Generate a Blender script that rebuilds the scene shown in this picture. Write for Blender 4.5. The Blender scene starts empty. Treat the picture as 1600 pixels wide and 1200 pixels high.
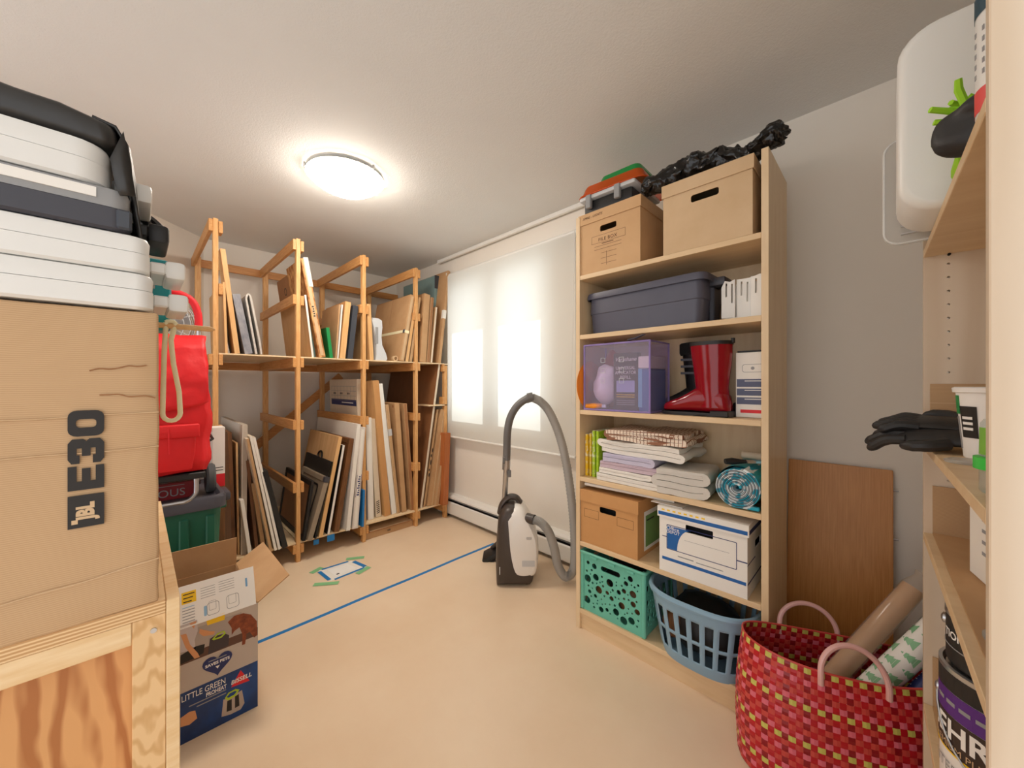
import bpy, bmesh, math, random
from mathutils import Vector, Matrix, noise
random.seed(7)
scene = bpy.context.scene
COL = scene.collection
PI = math.pi

# ------------------------------------------------------------------ camera
EYE = 1.2                      # eye height, metres
FPX = 585.0                    # focal length in pixels of the 1600 px wide frame
SQ = math.sqrt(0.5)
cam_data = bpy.data.cameras.new('camera')
cam_data.sensor_width = 36.0
cam_data.lens = FPX / 1600.0 * 36.0
cam_data.clip_start = 0.02
cam = bpy.data.objects.new('camera', cam_data)
cam.location = (0, 0, EYE)
cam.rotation_euler = (PI / 2, 0, PI / 4)      # looks into the far corner, level
COL.objects.link(cam)
scene.camera = cam

# ------------------------------------------------------------------ light and exposure
vs = scene.view_settings
vs.view_transform = 'Standard'
vs.look = 'None'
vs.gamma = 1.0
vs.use_curve_mapping = False
vs.exposure = 1.08
world = bpy.data.worlds.new('sky')
scene.world = world
world.use_nodes = True
bg = world.node_tree.nodes['Background']
bg.inputs[0].default_value = (0.98, 0.985, 1.0, 1)
bg.inputs[1].default_value = 0.8
sun_data = bpy.data.lights.new('sun', 'SUN')
sun_data.energy = 1.7
sun_data.angle = 0.008
sun_data.color = (1.0, 0.97, 0.92)
sun = bpy.data.objects.new('sun', sun_data)
SUN_DIR = Vector((0.10, -1.0, -0.62)).normalized()   # from the sun into the room through the window
sun.rotation_euler = SUN_DIR.to_track_quat('-Z', 'Y').to_euler()
sun.location = (-2, 6, 4)
COL.objects.link(sun)

day_data = bpy.data.lights.new('window_daylight', 'AREA')
day_data.shape = 'RECTANGLE'
day_data.size = 1.3
day_data.size_y = 1.3
day_data.energy = 3.0
day_data.color = (1.0, 0.98, 0.95)
day = bpy.data.objects.new('window_daylight', day_data)
day.location = (-2.24, 2.75, 1.5)
day.rotation_euler = Vector((0, -1, 0)).to_track_quat('-Z', 'Y').to_euler()
COL.objects.link(day)

# ------------------------------------------------------------------ measuring helpers (photograph -> room metres)
def ray(x, y):
    u = (x - 800) / FPX
    return Vector((SQ * (u - 1), SQ * (u + 1), (600 - y) / FPX))
def at_x(x, y, X):
    r = ray(x, y); d = X / r.x
    return Vector((X, r.y * d, EYE + r.z * d))
def at_y(x, y, Y):
    r = ray(x, y); d = Y / r.y
    return Vector((r.x * d, Y, EYE + r.z * d))
def at_z(x, y, Z):
    r = ray(x, y); d = (Z - EYE) / r.z
    return Vector((r.x * d, r.y * d, Z))
def at_d(x, y, d):
    r = ray(x, y) * d
    return Vector((r.x, r.y, EYE + r.z))

# ------------------------------------------------------------------ materials
def lin(c):
    return tuple(((v / 255) / 12.92 if v / 255 <= 0.04045 else ((v / 255 + 0.055) / 1.055) ** 2.4) for v in c)
def _base(name):
    m = bpy.data.materials.new(name)
    m.use_nodes = True
    nt = m.node_tree
    return m, nt, nt.nodes['Principled BSDF'], nt.nodes['Material Output']
def _mapped(nt, stretch):
    tc = nt.nodes.new('ShaderNodeTexCoord')
    mp = nt.nodes.new('ShaderNodeMapping')
    mp.inputs['Scale'].default_value = stretch
    nt.links.new(tc.outputs['Object'], mp.inputs['Vector'])
    return mp.outputs['Vector']
def _mix(nt, fac, c1, c2):
    r = nt.nodes.new('ShaderNodeMix')
    r.data_type = 'RGBA'
    nt.links.new(fac, r.inputs['Factor'])
    r.inputs['A'].default_value = (*c1, 1)
    r.inputs['B'].default_value = (*c2, 1)
    return r.outputs['Result']
def _noise(nt, vec, scale, detail=3.0, rough=0.55, dist=0.0):
    n = nt.nodes.new('ShaderNodeTexNoise')
    n.inputs['Scale'].default_value = scale
    n.inputs['Detail'].default_value = detail
    n.inputs['Roughness'].default_value = rough
    n.inputs['Distortion'].default_value = dist
    nt.links.new(vec, n.inputs['Vector'])
    return n.outputs['Fac']
def _bump(nt, p, h, strength, dist):
    b = nt.nodes.new('ShaderNodeBump')
    b.inputs['Strength'].default_value = strength
    b.inputs['Distance'].default_value = dist
    nt.links.new(h, b.inputs['Height'])
    nt.links.new(b.outputs['Normal'], p.inputs['Normal'])
def plain(name, rgb, rough=0.6, var=0.05, scale=12, stretch=(1, 1, 1), bump=0.0, bscale=200, bdist=0.002, metal=0.0, spec=0.5):
    m, nt, p, out = _base(name)
    c = lin(rgb)
    v = _mapped(nt, stretch)
    f = _noise(nt, v, scale)
    nt.links.new(_mix(nt, f, tuple(max(0, k * (1 - 2 * var)) for k in c), tuple(min(1, k * (1 + 2 * var)) for k in c)), p.inputs['Base Color'])
    p.inputs['Roughness'].default_value = rough
    p.inputs['Metallic'].default_value = metal
    p.inputs['Specular IOR Level'].default_value = spec
    if bump:
        _bump(nt, p, _noise(nt, v, bscale, 2), bump, bdist)
    return m
def two(name, rgb1, rgb2, rough=0.6, scale=12, stretch=(1, 1, 1), lo=0.35, hi=0.65, bump=0.0, dist=0.0, detail=4.0, spec=0.5, bdist=0.001):
    """two colours blended by a (stretched) noise: wood grain, print, worn paint"""
    m, nt, p, out = _base(name)
    v = _mapped(nt, stretch)
    f = _noise(nt, v, scale, detail, 0.6, dist)
    mr = nt.nodes.new('ShaderNodeMapRange')
    mr.inputs['From Min'].default_value = lo
    mr.inputs['From Max'].default_value = hi
    nt.links.new(f, mr.inputs['Value'])
    nt.links.new(_mix(nt, mr.outputs['Result'], lin(rgb1), lin(rgb2)), p.inputs['Base Color'])
    p.inputs['Roughness'].default_value = rough
    p.inputs['Specular IOR Level'].default_value = spec
    if bump:
        _bump(nt, p, f, bump, bdist)
    return m
def waves(name, rgb1, rgb2, axis='X', scale=4.0, dist=6.0, rough=0.5, stretch=(1, 1, 1), lo=0.3, hi=0.8, detail=2.0, dscale=1.0, bump=0.0, bdist=0.001):
    """banded figure: plywood cathedral grain, corrugation, stripes"""
    m, nt, p, out = _base(name)
    v = _mapped(nt, stretch)
    w = nt.nodes.new('ShaderNodeTexWave')
    w.bands_direction = axis
    w.inputs['Scale'].default_value = scale
    w.inputs['Distortion'].default_value = dist
    w.inputs['Detail'].default_value = detail
    w.inputs['Detail Scale'].default_value = dscale
    nt.links.new(v, w.inputs['Vector'])
    mr = nt.nodes.new('ShaderNodeMapRange')
    mr.inputs['From Min'].default_value = lo
    mr.inputs['From Max'].default_value = hi
    nt.links.new(w.outputs['Fac'], mr.inputs['Value'])
    nt.links.new(_mix(nt, mr.outputs['Result'], lin(rgb1), lin(rgb2)), p.inputs['Base Color'])
    p.inputs['Roughness'].default_value = rough
    if bump:
        _bump(nt, p, w.outputs['Fac'], bump, bdist)
    return m
def see_through(name, rgb, fac=0.25, rough=0.15):
    """thin clear or tinted plastic or glass: mostly transparent with a glossy coat"""
    m, nt, p, out = _base(name)
    p.inputs['Base Color'].default_value = (*lin(rgb), 1)
    p.inputs['Roughness'].default_value = rough
    t = nt.nodes.new('ShaderNodeBsdfTransparent')
    t.inputs['Color'].default_value = (*[0.35 + 0.65 * k for k in lin(rgb)], 1)
    mx = nt.nodes.new('ShaderNodeMixShader')
    mx.inputs['Fac'].default_value = fac
    nt.links.new(t.outputs[0], mx.inputs[1])
    nt.links.new(p.outputs[0], mx.inputs[2])
    nt.links.new(mx.outputs[0], out.inputs['Surface'])
    return m
def glow(name, rgb, strength):
    m, nt, p, out = _base(name)
    p.inputs['Base Color'].default_value = (*lin(rgb), 1)
    p.inputs['Emission Color'].default_value = (*lin(rgb), 1)
    p.inputs['Emission Strength'].default_value = strength
    p.inputs['Roughness'].default_value = 0.3
    return m
def translucent(name, rgb, amount=0.55):
    m, nt, p, out = _base(name)
    c = (*lin(rgb), 1)
    v = _mapped(nt, (1, 1, 1))
    f = _noise(nt, v, 900, 1)
    _bump(nt, p, f, 0.1, 0.0005)
    p.inputs['Base Color'].default_value = c
    p.inputs['Roughness'].default_value = 0.8
    t = nt.nodes.new('ShaderNodeBsdfTranslucent')
    t.inputs['Color'].default_value = c
    mx = nt.nodes.new('ShaderNodeMixShader')
    mx.inputs['Fac'].default_value = amount
    nt.links.new(p.outputs[0], mx.inputs[1])
    nt.links.new(t.outputs[0], mx.inputs[2])
    nt.links.new(mx.outputs[0], out.inputs['Surface'])
    return m

MT = {}
MT['wall'] = plain('cream wall paint', (238, 231, 220), 0.75, 0.012, 3, bump=0.06, bscale=160)
MT['ceiling'] = plain('textured ceiling paint', (230, 231, 230), 0.85, 0.015, 4, bump=0.35, bscale=150, bdist=0.003)
MT['floor'] = two('pale vinyl floor', (233, 206, 174), (242, 219, 190), 0.33, 2.2, (1, 1, 1), 0.3, 0.7, detail=8, spec=0.4)
MT['white_paint'] = plain('white enamel', (238, 236, 230), 0.4, 0.01)
MT['white_plastic'] = plain('white plastic', (232, 231, 226), 0.35, 0.01)
MT['blind'] = translucent('white roller blind cloth', (240, 239, 234), 0.5)
MT['glass'] = see_through('window glass', (240, 248, 250), 0.06, 0.02)
MT['black'] = plain('matte black', (26, 25, 25), 0.5, 0.1)
MT['black_gloss'] = plain('black plastic film', (16, 15, 15), 0.22, 0.1, bump=0.4, bscale=30, bdist=0.006)
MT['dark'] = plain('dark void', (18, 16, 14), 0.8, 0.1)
MT['dark_grey'] = plain('dark grey plastic', (64, 64, 72), 0.45, 0.04)
MT['tote_grey'] = plain('slate tote plastic', (82, 82, 96), 0.42, 0.04, bump=0.1, bscale=500, bdist=0.0006)
MT['grey'] = plain('mid grey plastic', (150, 150, 150), 0.45, 0.03)
MT['light_grey'] = plain('light grey plastic', (196, 196, 196), 0.4, 0.02)
MT['steel'] = plain('brushed steel', (190, 190, 192), 0.28, 0.03, metal=0.9)
MT['pine'] = two('pine lumber', (206, 146, 82), (232, 184, 124), 0.5, 9, (14, 14, 1.2), 0.3, 0.72, dist=0.5)
MT['pine_x'] = two('pine rail', (196, 134, 72), (222, 168, 106), 0.5, 9, (1.2, 14, 14), 0.3, 0.72, dist=0.5)
MT['pine_y'] = two('pine cross rail', (190, 126, 66), (216, 158, 96), 0.5, 9, (14, 1.2, 14), 0.3, 0.72, dist=0.5)
MT['shelf_ply'] = two('pale plywood shelf', (226, 196, 152), (238, 214, 176), 0.55, 6, (1.5, 12, 12), 0.3, 0.7)
MT['ply_edge'] = waves('plywood edge', (196, 150, 98), (232, 198, 150), 'Z', 60, 0.6, 0.6)
MT['fir'] = waves('fir plywood figure', (172, 108, 56), (214, 158, 100), 'Y', 8, 14.0, 0.5, (1, 1, 0.22), 0.1, 0.75, 3.0, 1.6)
MT['fir_post'] = waves('fir post figure', (200, 152, 94), (230, 192, 140), 'Z', 14, 9.0, 0.5, (1, 1.6, 0.5), -0.2, 0.5, 2.0, 1.6)
MT['fir_rail'] = two('pale spruce rail', (226, 188, 134), (240, 212, 168), 0.5, 7, (10, 1.2, 10), 0.3, 0.7)
MT['birch'] = two('birch veneer', (222, 192, 150), (232, 206, 168), 0.42, 3, (8, 8, 1.0), 0.3, 0.7, dist=0.4)
MT['birch_shelf'] = two('birch veneer shelf', (220, 188, 144), (232, 204, 164), 0.42, 3, (1, 8, 8), 0.3, 0.7, dist=0.4)
MT['birch_ply'] = waves('birch plywood figure', (218, 199, 174), (228, 212, 190), 'X', 2.2, 5.0, 0.45, (2, 2, 0.5), 0.1, 0.9, 3.0, 1.0)
MT['oak'] = two('oak veneer panel', (192, 128, 62), (212, 150, 82), 0.42, 7, (26, 26, 1.0), 0.3, 0.7, dist=0.3)
MT['card'] = waves('kraft cardboard', (190, 154, 114), (202, 168, 128), 'Z', 110, 1.0, 0.75)
MT['card_flat'] = two('smooth kraft cardboard', (186, 144, 100), (202, 162, 118), 0.75, 5, (1, 1, 1), 0.3, 0.7)
MT['card_light'] = two('light kraft cardboard', (204, 172, 132), (216, 186, 148), 0.75, 5, (1, 1, 1), 0.3, 0.7)
MT['card_orange'] = two('orange kraft board', (196, 142, 86), (206, 154, 98), 0.7, 4, (1, 1, 1), 0.3, 0.7)
MT['card_dark'] = two('dark kraft cardboard', (150, 104, 66), (172, 122, 80), 0.75, 5, (1, 1, 1), 0.3, 0.7)
MT['corr_edge'] = waves('corrugated edge', (168, 124, 82), (214, 178, 132), 'Z', 90, 1.5, 0.8)
MT['hardboard'] = two('brown hardboard', (138, 92, 58), (152, 104, 68), 0.45, 5, (3, 3, 1), 0.3, 0.7)
MT['ply'] = two('pale plywood panel', (206, 162, 108), (224, 184, 134), 0.55, 6, (8, 8, 1), 0.3, 0.7, dist=0.5)
MT['tan_wood'] = two('tan timber', (214, 164, 104), (232, 188, 132), 0.5, 6, (10, 10, 1), 0.3, 0.7)
MT['brown_wood'] = two('dark stained timber', (92, 56, 28), (134, 88, 48), 0.5, 7, (10, 10, 1), 0.3, 0.7)
MT['worn_brown'] = two('worn brown carton', (160, 98, 44), (224, 174, 112), 0.7, 18, (2, 2, 1), 0.4, 0.62, detail=6)
MT['red_wood'] = two('reddish timber', (172, 96, 50), (192, 116, 64), 0.5, 7, (10, 10, 1), 0.3, 0.7)
MT['canvas_white'] = plain('white canvas', (236, 230, 220), 0.75, 0.02, 30, bump=0.1, bscale=800, bdist=0.0006)
MT['canvas_cream'] = plain('cream canvas', (222, 206, 182), 0.75, 0.03, 30)
MT['canvas_grey'] = plain('greyish canvas', (190, 178, 162), 0.75, 0.04, 30)
MT['taupe'] = plain('taupe frame moulding', (152, 136, 116), 0.5, 0.05)
MT['bubble'] = plain('bubble wrap', (222, 212, 202), 0.35, 0.03, 20, bump=0.6, bscale=90, bdist=0.006)
MT['felt_blue'] = two('blue grey felt', (120, 122, 130), (166, 164, 166), 0.9, 26, (1, 1, 0.5), 0.3, 0.7, bump=0.6)
MT['felt'] = two('pale grey felt', (186, 178, 168), (210, 204, 196), 0.95, 40, (1, 1, 1), 0.3, 0.7, bump=0.5)
MT['foam_white'] = plain('pale quilted foam', (206, 210, 214), 0.7, 0.03, 10, bump=0.3, bscale=60, bdist=0.004)
MT['slate'] = plain('dark slate board', (62, 66, 74), 0.45, 0.06)
MT['green'] = plain('green board', (24, 140, 74), 0.45, 0.03)
MT['blue'] = plain('painter blue', (26, 122, 190), 0.6, 0.03)
MT['print_blue'] = plain('printed blue', (22, 96, 168), 0.55, 0.02)
MT['print_navy'] = plain('printed navy', (38, 48, 104), 0.55, 0.02)
MT['print_black'] = plain('printed black', (38, 34, 31), 0.65, 0.08, 60)
MT['print_grey'] = plain('printed grey', (150, 150, 152), 0.65, 0.03)
MT['print_brown'] = plain('brown ink', (96, 62, 36), 0.7, 0.03)
MT['print_white'] = plain('printed white', (244, 242, 238), 0.55, 0.01)
MT['print_yellow'] = plain('printed yellow', (250, 206, 30), 0.6, 0.02)
MT['print_red'] = plain('printed red', (222, 28, 40), 0.5, 0.02)
MT['print_lime'] = plain('printed lime', (176, 206, 40), 0.5, 0.02)
MT['print_skin'] = plain('printed warm tan', (222, 160, 112), 0.6, 0.04)
MT['print_taupe'] = plain('printed taupe', (196, 184, 174), 0.6, 0.02)
MT['print_dog'] = two('printed red brown', (112, 50, 24), (160, 82, 44), 0.6, 60, (1, 1, 1), 0.3, 0.7)
MT['paper'] = plain('white paper', (240, 236, 228), 0.7, 0.01)
MT['green_tape'] = plain('green masking tape', (136, 196, 140), 0.6, 0.02)
MT['lavender'] = plain('lavender towel', (200, 194, 214), 0.95, 0.03, 40, bump=0.3, bscale=500)
MT['mauve'] = plain('mauve towel', (206, 184, 194), 0.95, 0.03, 40, bump=0.3, bscale=500)
MT['towel_white'] = plain('white towel', (234, 228, 218), 0.95, 0.03, 40, bump=0.4, bscale=400)
MT['towel_grey'] = plain('pale grey towel', (214, 208, 198), 0.95, 0.03, 40, bump=0.4, bscale=400)
MT['crate'] = plain('teal crate plastic', (104, 188, 166), 0.4, 0.02)
MT['basket'] = plain('powder blue plastic', (136, 170, 192), 0.4, 0.02)
MT['green_bin'] = plain('dark green bin plastic', (28, 98, 76), 0.42, 0.04)
MT['bin_lid'] = plain('charcoal bin lid', (72, 70, 78), 0.45, 0.05, bump=0.15, bscale=300)
MT['red_cloth'] = plain('red nylon', (224, 22, 30), 0.55, 0.05, 14, bump=0.25, bscale=26, bdist=0.008)
MT['red_grip'] = plain('red foam grip', (222, 22, 34), 0.6, 0.04)
MT['boot_red'] = plain('glossy dark red rubber', (138, 8, 24), 0.14, 0.06, 6)
MT['rubber'] = plain('black rubber', (34, 33, 33), 0.5, 0.08, bump=0.2, bscale=120)
MT['tyre'] = plain('grey tyre rubber', (78, 80, 82), 0.7, 0.05)
MT['hose'] = plain('grey ribbed hose', (166, 164, 160), 0.42, 0.04)
MT['vac_dark'] = plain('dark brown black shell', (66, 56, 50), 0.42, 0.04)
MT['hose_dark'] = plain('dark grey grip', (106, 103, 100), 0.42, 0.04)
MT['vac_white'] = plain('white vacuum shell', (238, 234, 228), 0.25, 0.01)
MT['teal'] = plain('teal plastic', (30, 160, 170), 0.45, 0.03)
MT['strap'] = plain('cream webbing', (255, 240, 200), 0.8, 0.05, 40)
MT['amber'] = see_through('amber plastic', (226, 96, 20), 0.55, 0.12)
MT['green_clear'] = see_through('emerald plastic', (10, 168, 78), 0.6, 0.12)
MT['purple_clear'] = see_through('lilac clear plastic', (236, 228, 244), 0.13, 0.12)
MT['clear'] = see_through('clear plastic', (232, 238, 236), 0.2, 0.1)
MT['frost'] = see_through('frosted clear lid', (226, 222, 214), 0.5, 0.3)
MT['wrap_clear'] = see_through('crinkled clear wrap', (240, 232, 222), 0.16, 0.1)

# ------------------------------------------------------------------ mesh toolkit
def tag(o, label=None, cat=None, group=None, kind=None):
    if label: o['label'] = label
    if cat: o['category'] = cat
    if group: o['group'] = group
    if kind: o['kind'] = kind
    return o
def thing(name, label, cat, loc=(0, 0, 0), rz=0.0, group=None, rot=None):
    o = bpy.data.objects.new(name, None)
    o.empty_display_size = 0.05
    o.location = loc
    o.rotation_euler = rot if rot else (0, 0, rz)
    COL.objects.link(o)
    return tag(o, label, cat, group)
def link(name, me, mat, parent=None, smooth=False, angle=35):
    mats = mat if isinstance(mat, (list, tuple)) else [mat]
    me.materials.clear()
    for k in mats:
        me.materials.append(MT[k] if isinstance(k, str) else k)
    if smooth:
        me.polygons.foreach_set('use_smooth', [True] * len(me.polygons))
        me.set_sharp_from_angle(angle=math.radians(angle))
    o = bpy.data.objects.new(name, me)
    COL.objects.link(o)
    if parent:
        o.parent = parent
    return o
def recenter(o):
    """move a top-level mesh's origin to the middle of its base"""
    xs = [v.co for v in o.data.vertices]
    lo = Vector((min(v.x for v in xs), min(v.y for v in xs), min(v.z for v in xs)))
    hi = Vector((max(v.x for v in xs), max(v.y for v in xs), max(v.z for v in xs)))
    c = Vector(((lo.x + hi.x) / 2, (lo.y + hi.y) / 2, lo.z))
    o.data.transform(Matrix.Translation(-c))
    o.location = o.location + c
    return o
class MB:
    def __init__(s):
        s.bm = bmesh.new()
    def quad(s, pts, mi=0):
        f = s.bm.faces.new([s.bm.verts.new(p) for p in pts]); f.material_index = mi
        return s
    def box(s, x0, x1, y0, y1, z0, z1, mi=0, M=None, bevel=0.0, seg=1):
        c = [Vector((x, y, z)) for z in (z0, z1) for y in (y0, y1) for x in (x0, x1)]
        if M: c = [M @ p for p in c]
        v = [s.bm.verts.new(p) for p in c]
        fs = []
        for idx in ((0, 2, 3, 1), (4, 5, 7, 6), (0, 1, 5, 4), (2, 6, 7, 3), (0, 4, 6, 2), (1, 3, 7, 5)):
            f = s.bm.faces.new([v[i] for i in idx]); f.material_index = mi; fs.append(f)
        if bevel:
            es = list({e for f in fs for e in f.edges})
            r = bmesh.ops.bevel(s.bm, geom=es, offset=bevel, segments=seg, affect='EDGES', profile=0.5)
            for f in r['faces']: f.material_index = mi
        return s
    def ring_loft(s, rings, cap=(True, True), mi=0, closed=True):
        vs = [[s.bm.verts.new(p) for p in r] for r in rings]
        n = len(vs[0])
        m = n if closed else n - 1
        for a, b in zip(vs[:-1], vs[1:]):
            for i in range(m):
                j = (i + 1) % n
                f = s.bm.faces.new((a[i], a[j], b[j], b[i])); f.material_index = mi
        if closed:
            if cap[0]:
                f = s.bm.faces.new(list(reversed(vs[0]))); f.material_index = mi
            if cap[1]:
                f = s.bm.faces.new(vs[-1]); f.material_index = mi
        return s
    def tube(s, pts, r, n=8, cap=(True, True), mi=0, lump=0.0, freq=20.0, squash=None):
        pts = [Vector(p) for p in pts]
        rs = r if isinstance(r, (list, tuple)) else [r] * len(pts)
        rings = []
        t0 = (pts[1] - pts[0]).normalized()
        nrm = t0.orthogonal().normalized()
        if squash: nrm = (Vector(squash[0]) - t0 * t0.dot(Vector(squash[0]))).normalized()
        for i, p in enumerate(pts):
            t = (pts[min(i + 1, len(pts) - 1)] - pts[max(i - 1, 0)]).normalized()
            nrm = (nrm - t * nrm.dot(t)).normalized()
            b = t.cross(nrm)
            ring = []
            for k in range(n):
                a = 2 * PI * k / n
                q = nrm * math.cos(a) * (squash[1] if squash else 1) + b * math.sin(a)
                rr = rs[i]
                if lump:
                    w = p + q * rr
                    rr *= 1 + lump * noise.noise(w * freq)
                ring.append(p + q * rr)
            rings.append(ring)
        return s.ring_loft(rings, cap, mi)
    def lathe(s, prof, n=24, M=None, mi=0, cap=(True, True)):
        rings = []
        for r, z in prof:
            ring = [Vector((r * math.cos(2 * PI * k / n), r * math.sin(2 * PI * k / n), z)) for k in range(n)]
            rings.append([M @ p for p in ring] if M else ring)
        return s.ring_loft(rings, cap, mi)
    def prism(s, poly, t, M=None, mi=0):
        a = [Vector((x, y, 0)) for x, y in poly]; b = [Vector((x, y, t)) for x, y in poly]
        if M: a = [M @ p for p in a]; b = [M @ p for p in b]
        return s.ring_loft([a, b], (True, True), mi)
    def noise(s, amp, freq, seed=0.0):
        for v in s.bm.verts:
            q = v.co * freq + Vector((seed, seed * 1.7, -seed))
            v.co = v.co + Vector((noise.noise(q), noise.noise(q + Vector((31, 7, 3))), noise.noise(q + Vector((5, 41, 13))))) * amp
        return s
    def obj(s, name, mat, parent=None, smooth=False, angle=35):
        bmesh.ops.recalc_face_normals(s.bm, faces=s.bm.faces[:])
        me = bpy.data.meshes.new(name)
        s.bm.to_mesh(me); s.bm.free()
        return link(name, me, mat, parent, smooth, angle)
def solo(name, mb, mat, label, cat, group=None, smooth=False, angle=35, kind=None):
    o = recenter(mb.obj(name, mat, None, smooth, angle))
    return tag(o, label, cat, group, kind)
def frame_m(o, xa, ya):
    """matrix that puts text x along xa and text y along ya at o"""
    xa = Vector(xa).normalized(); ya = Vector(ya).normalized(); za = xa.cross(ya)
    m = Matrix((xa, ya, za)).transposed().to_4x4()
    m.translation = Vector(o)
    return m
FX = ((0, 1, 0), (0, 0, 1))     # print on a face that looks along +X
FY = ((1, 0, 0), (0, 0, 1))     # print on a face that looks along -Y
def curve_mesh(cu):
    o = bpy.data.objects.new('tmp', cu)
    COL.objects.link(o)
    me = bpy.data.meshes.new_from_object(o)
    bpy.data.objects.remove(o); bpy.data.curves.remove(cu)
    return me
def lettering(name, body, size, mat, parent, M, sx=1.0, align='CENTER', bold=0.0, shear=0.0, spacing=1.0, fit=None):
    cu = bpy.data.curves.new(name, 'FONT')
    cu.body = body; cu.size = size; cu.extrude = 0.0003; cu.align_x = align; cu.align_y = 'CENTER'
    cu.offset = bold; cu.shear = shear; cu.resolution_u = 3; cu.space_character = spacing
    me = curve_mesh(cu)
    if fit:
        xs = [v.co.x for v in me.vertices]
        sx = fit / (max(xs) - min(xs))
    me.transform(M @ Matrix.Diagonal((sx, 1, 1, 1)))
    return link(name, me, mat, parent)
def plate(name, outer, holes, t, mat, parent, M=Matrix()):
    cu = bpy.data.curves.new(name, 'CURVE')
    cu.dimensions = '2D'; cu.fill_mode = 'BOTH'; cu.extrude = t / 2
    for poly in [outer] + list(holes):
        sp = cu.splines.new('POLY'); sp.points.add(len(poly) - 1); sp.use_cyclic_u = True
        for k, (x, y) in enumerate(poly):
            sp.points[k].co = (x, y, 0, 1)
    me = curve_mesh(cu)
    me.transform(M)
    return link(name, me, mat, parent)
def circ(cx, cy, r, n=14, ry=None):
    return [(cx + r * math.cos(2 * PI * k / n), cy + (ry or r) * math.sin(2 * PI * k / n)) for k in range(n)]
def rrect(x0, y0, x1, y1, r, n=4):
    p = []
    for cx, cy, a0 in ((x1 - r, y1 - r, 0), (x0 + r, y1 - r, PI / 2), (x0 + r, y0 + r, PI), (x1 - r, y0 + r, 1.5 * PI)):
        for k in range(n + 1):
            a = a0 + PI / 2 * k / n
            p.append((cx + r * math.cos(a), cy + r * math.sin(a)))
    return p
def decal(name, poly, mat, parent, M, t=0.0004):
    """a flat printed patch lying on a surface"""
    return plate(name, poly, [], t, mat, parent, M)
def rect(x0, y0, x1, y1):
    return [(x0, y0), (x1, y0), (x1, y1), (x0, y1)]
def spline(pts, n=6):
    """Catmull-Rom through points"""
    pts = [Vector(p) for p in pts]
    out = []
    for i in range(len(pts) - 1):
        p0, p1, p2, p3 = pts[max(i - 1, 0)], pts[i], pts[i + 1], pts[min(i + 2, len(pts) - 1)]
        for k in range(n):
            t = k / n
            out.append(0.5 * ((2 * p1) + (p2 - p0) * t + (2 * p0 - 5 * p1 + 4 * p2 - p3) * t * t + (3 * p1 - p0 - 3 * p2 + p3) * t ** 3))
    out.append(pts[-1])
    return out
def ribbon(mb, path, t, y0, y1, ny=6, mi=0):
    """a cloth or sheet of thickness t whose cross-section follows path in x,z, extruded along y"""
    path = [Vector((p[0], 0, p[1])) for p in path]
    up, dn = [], []
    for i, p in enumerate(path):
        d = (path[min(i + 1, len(path) - 1)] - path[max(i - 1, 0)]).normalized()
        nn = Vector((-d.z, 0, d.x)) * (t / 2)
        up.append(p + nn); dn.append(p - nn)
    sec = up + list(reversed(dn))
    rings = [[Vector((q.x, y0 + (y1 - y0) * k / ny, q.z)) for q in sec] for k in range(ny + 1)]
    return mb.ring_loft(rings, (True, True), mi)
def fold_path(w, layers, gap, x0=0.0, z0=0.0, n=5):
    """serpentine fold: layers one above another, width w"""
    p = []
    for k in range(layers):
        z = z0 + k * gap
        xs = [x0 + gap / 2 + (w - gap) * q / 6 for q in range(7)]
        if k % 2: xs.reverse()
        p += [(x, z) for x in xs]
        if k < layers - 1:
            cx = xs[-1]; sgn = -1 if k % 2 else 1
            p += [(cx + sgn * math.sin(PI * q / n) * gap / 2, z + gap / 2 - math.cos(PI * q / n) * gap / 2) for q in range(1, n)]
    return p

# ------------------------------------------------------------------ the room
CEIL = 2.37; YW = 2.05; XW = -3.88
def struct(name, mb, mat, parent=None, label=None):
    o = mb.obj(name, mat, parent)
    if not parent: o['kind'] = 'structure'
    return o
floor = struct('floor', MB().box(XW - 0.1, 1.6, -2.2, YW + 0.1, -0.05, 0.0), 'floor')
ceiling = struct('ceiling', MB().box(XW - 0.1, 1.6, -2.2, YW + 0.1, CEIL, CEIL + 0.06), 'ceiling')
wall_back = struct('wall_back', MB().box(XW - 0.1, XW, 0.2, YW + 0.1, 0, CEIL), 'wall')
# angled stretch of wall to the left of the rack
a0 = Vector((XW, 0.375, 0)); a1 = Vector((-2.55, -0.955, 0))
nrm = Vector((-0.7071, -0.7071, 0)) * 0.1
wall_left = struct('wall_left', MB().ring_loft([[p + Vector((0, 0, z)) for p in (a0, a1, a1 + nrm, a0 + nrm)] for z in (0, CEIL)]), 'wall')
# window wall with its opening
WX0, WX1, WZ0, WZ1 = -2.82, -1.665, 0.90, 2.10
wm = MB()
wm.box(XW - 0.1, WX0, YW, YW + 0.16, 0, CEIL)
wm.box(WX1, 1.6, YW, YW + 0.16, 0, CEIL)
wm.box(WX0, WX1, YW, YW + 0.16, 0, WZ0)
wm.box(WX0, WX1, YW, YW + 0.16, WZ1, CEIL)
wall_window = struct('wall_window', wm, 'wall')
wall_right = struct('wall_right', MB().box(0.40, 0.50, 0.30, YW, 0, CEIL), 'wall')
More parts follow.
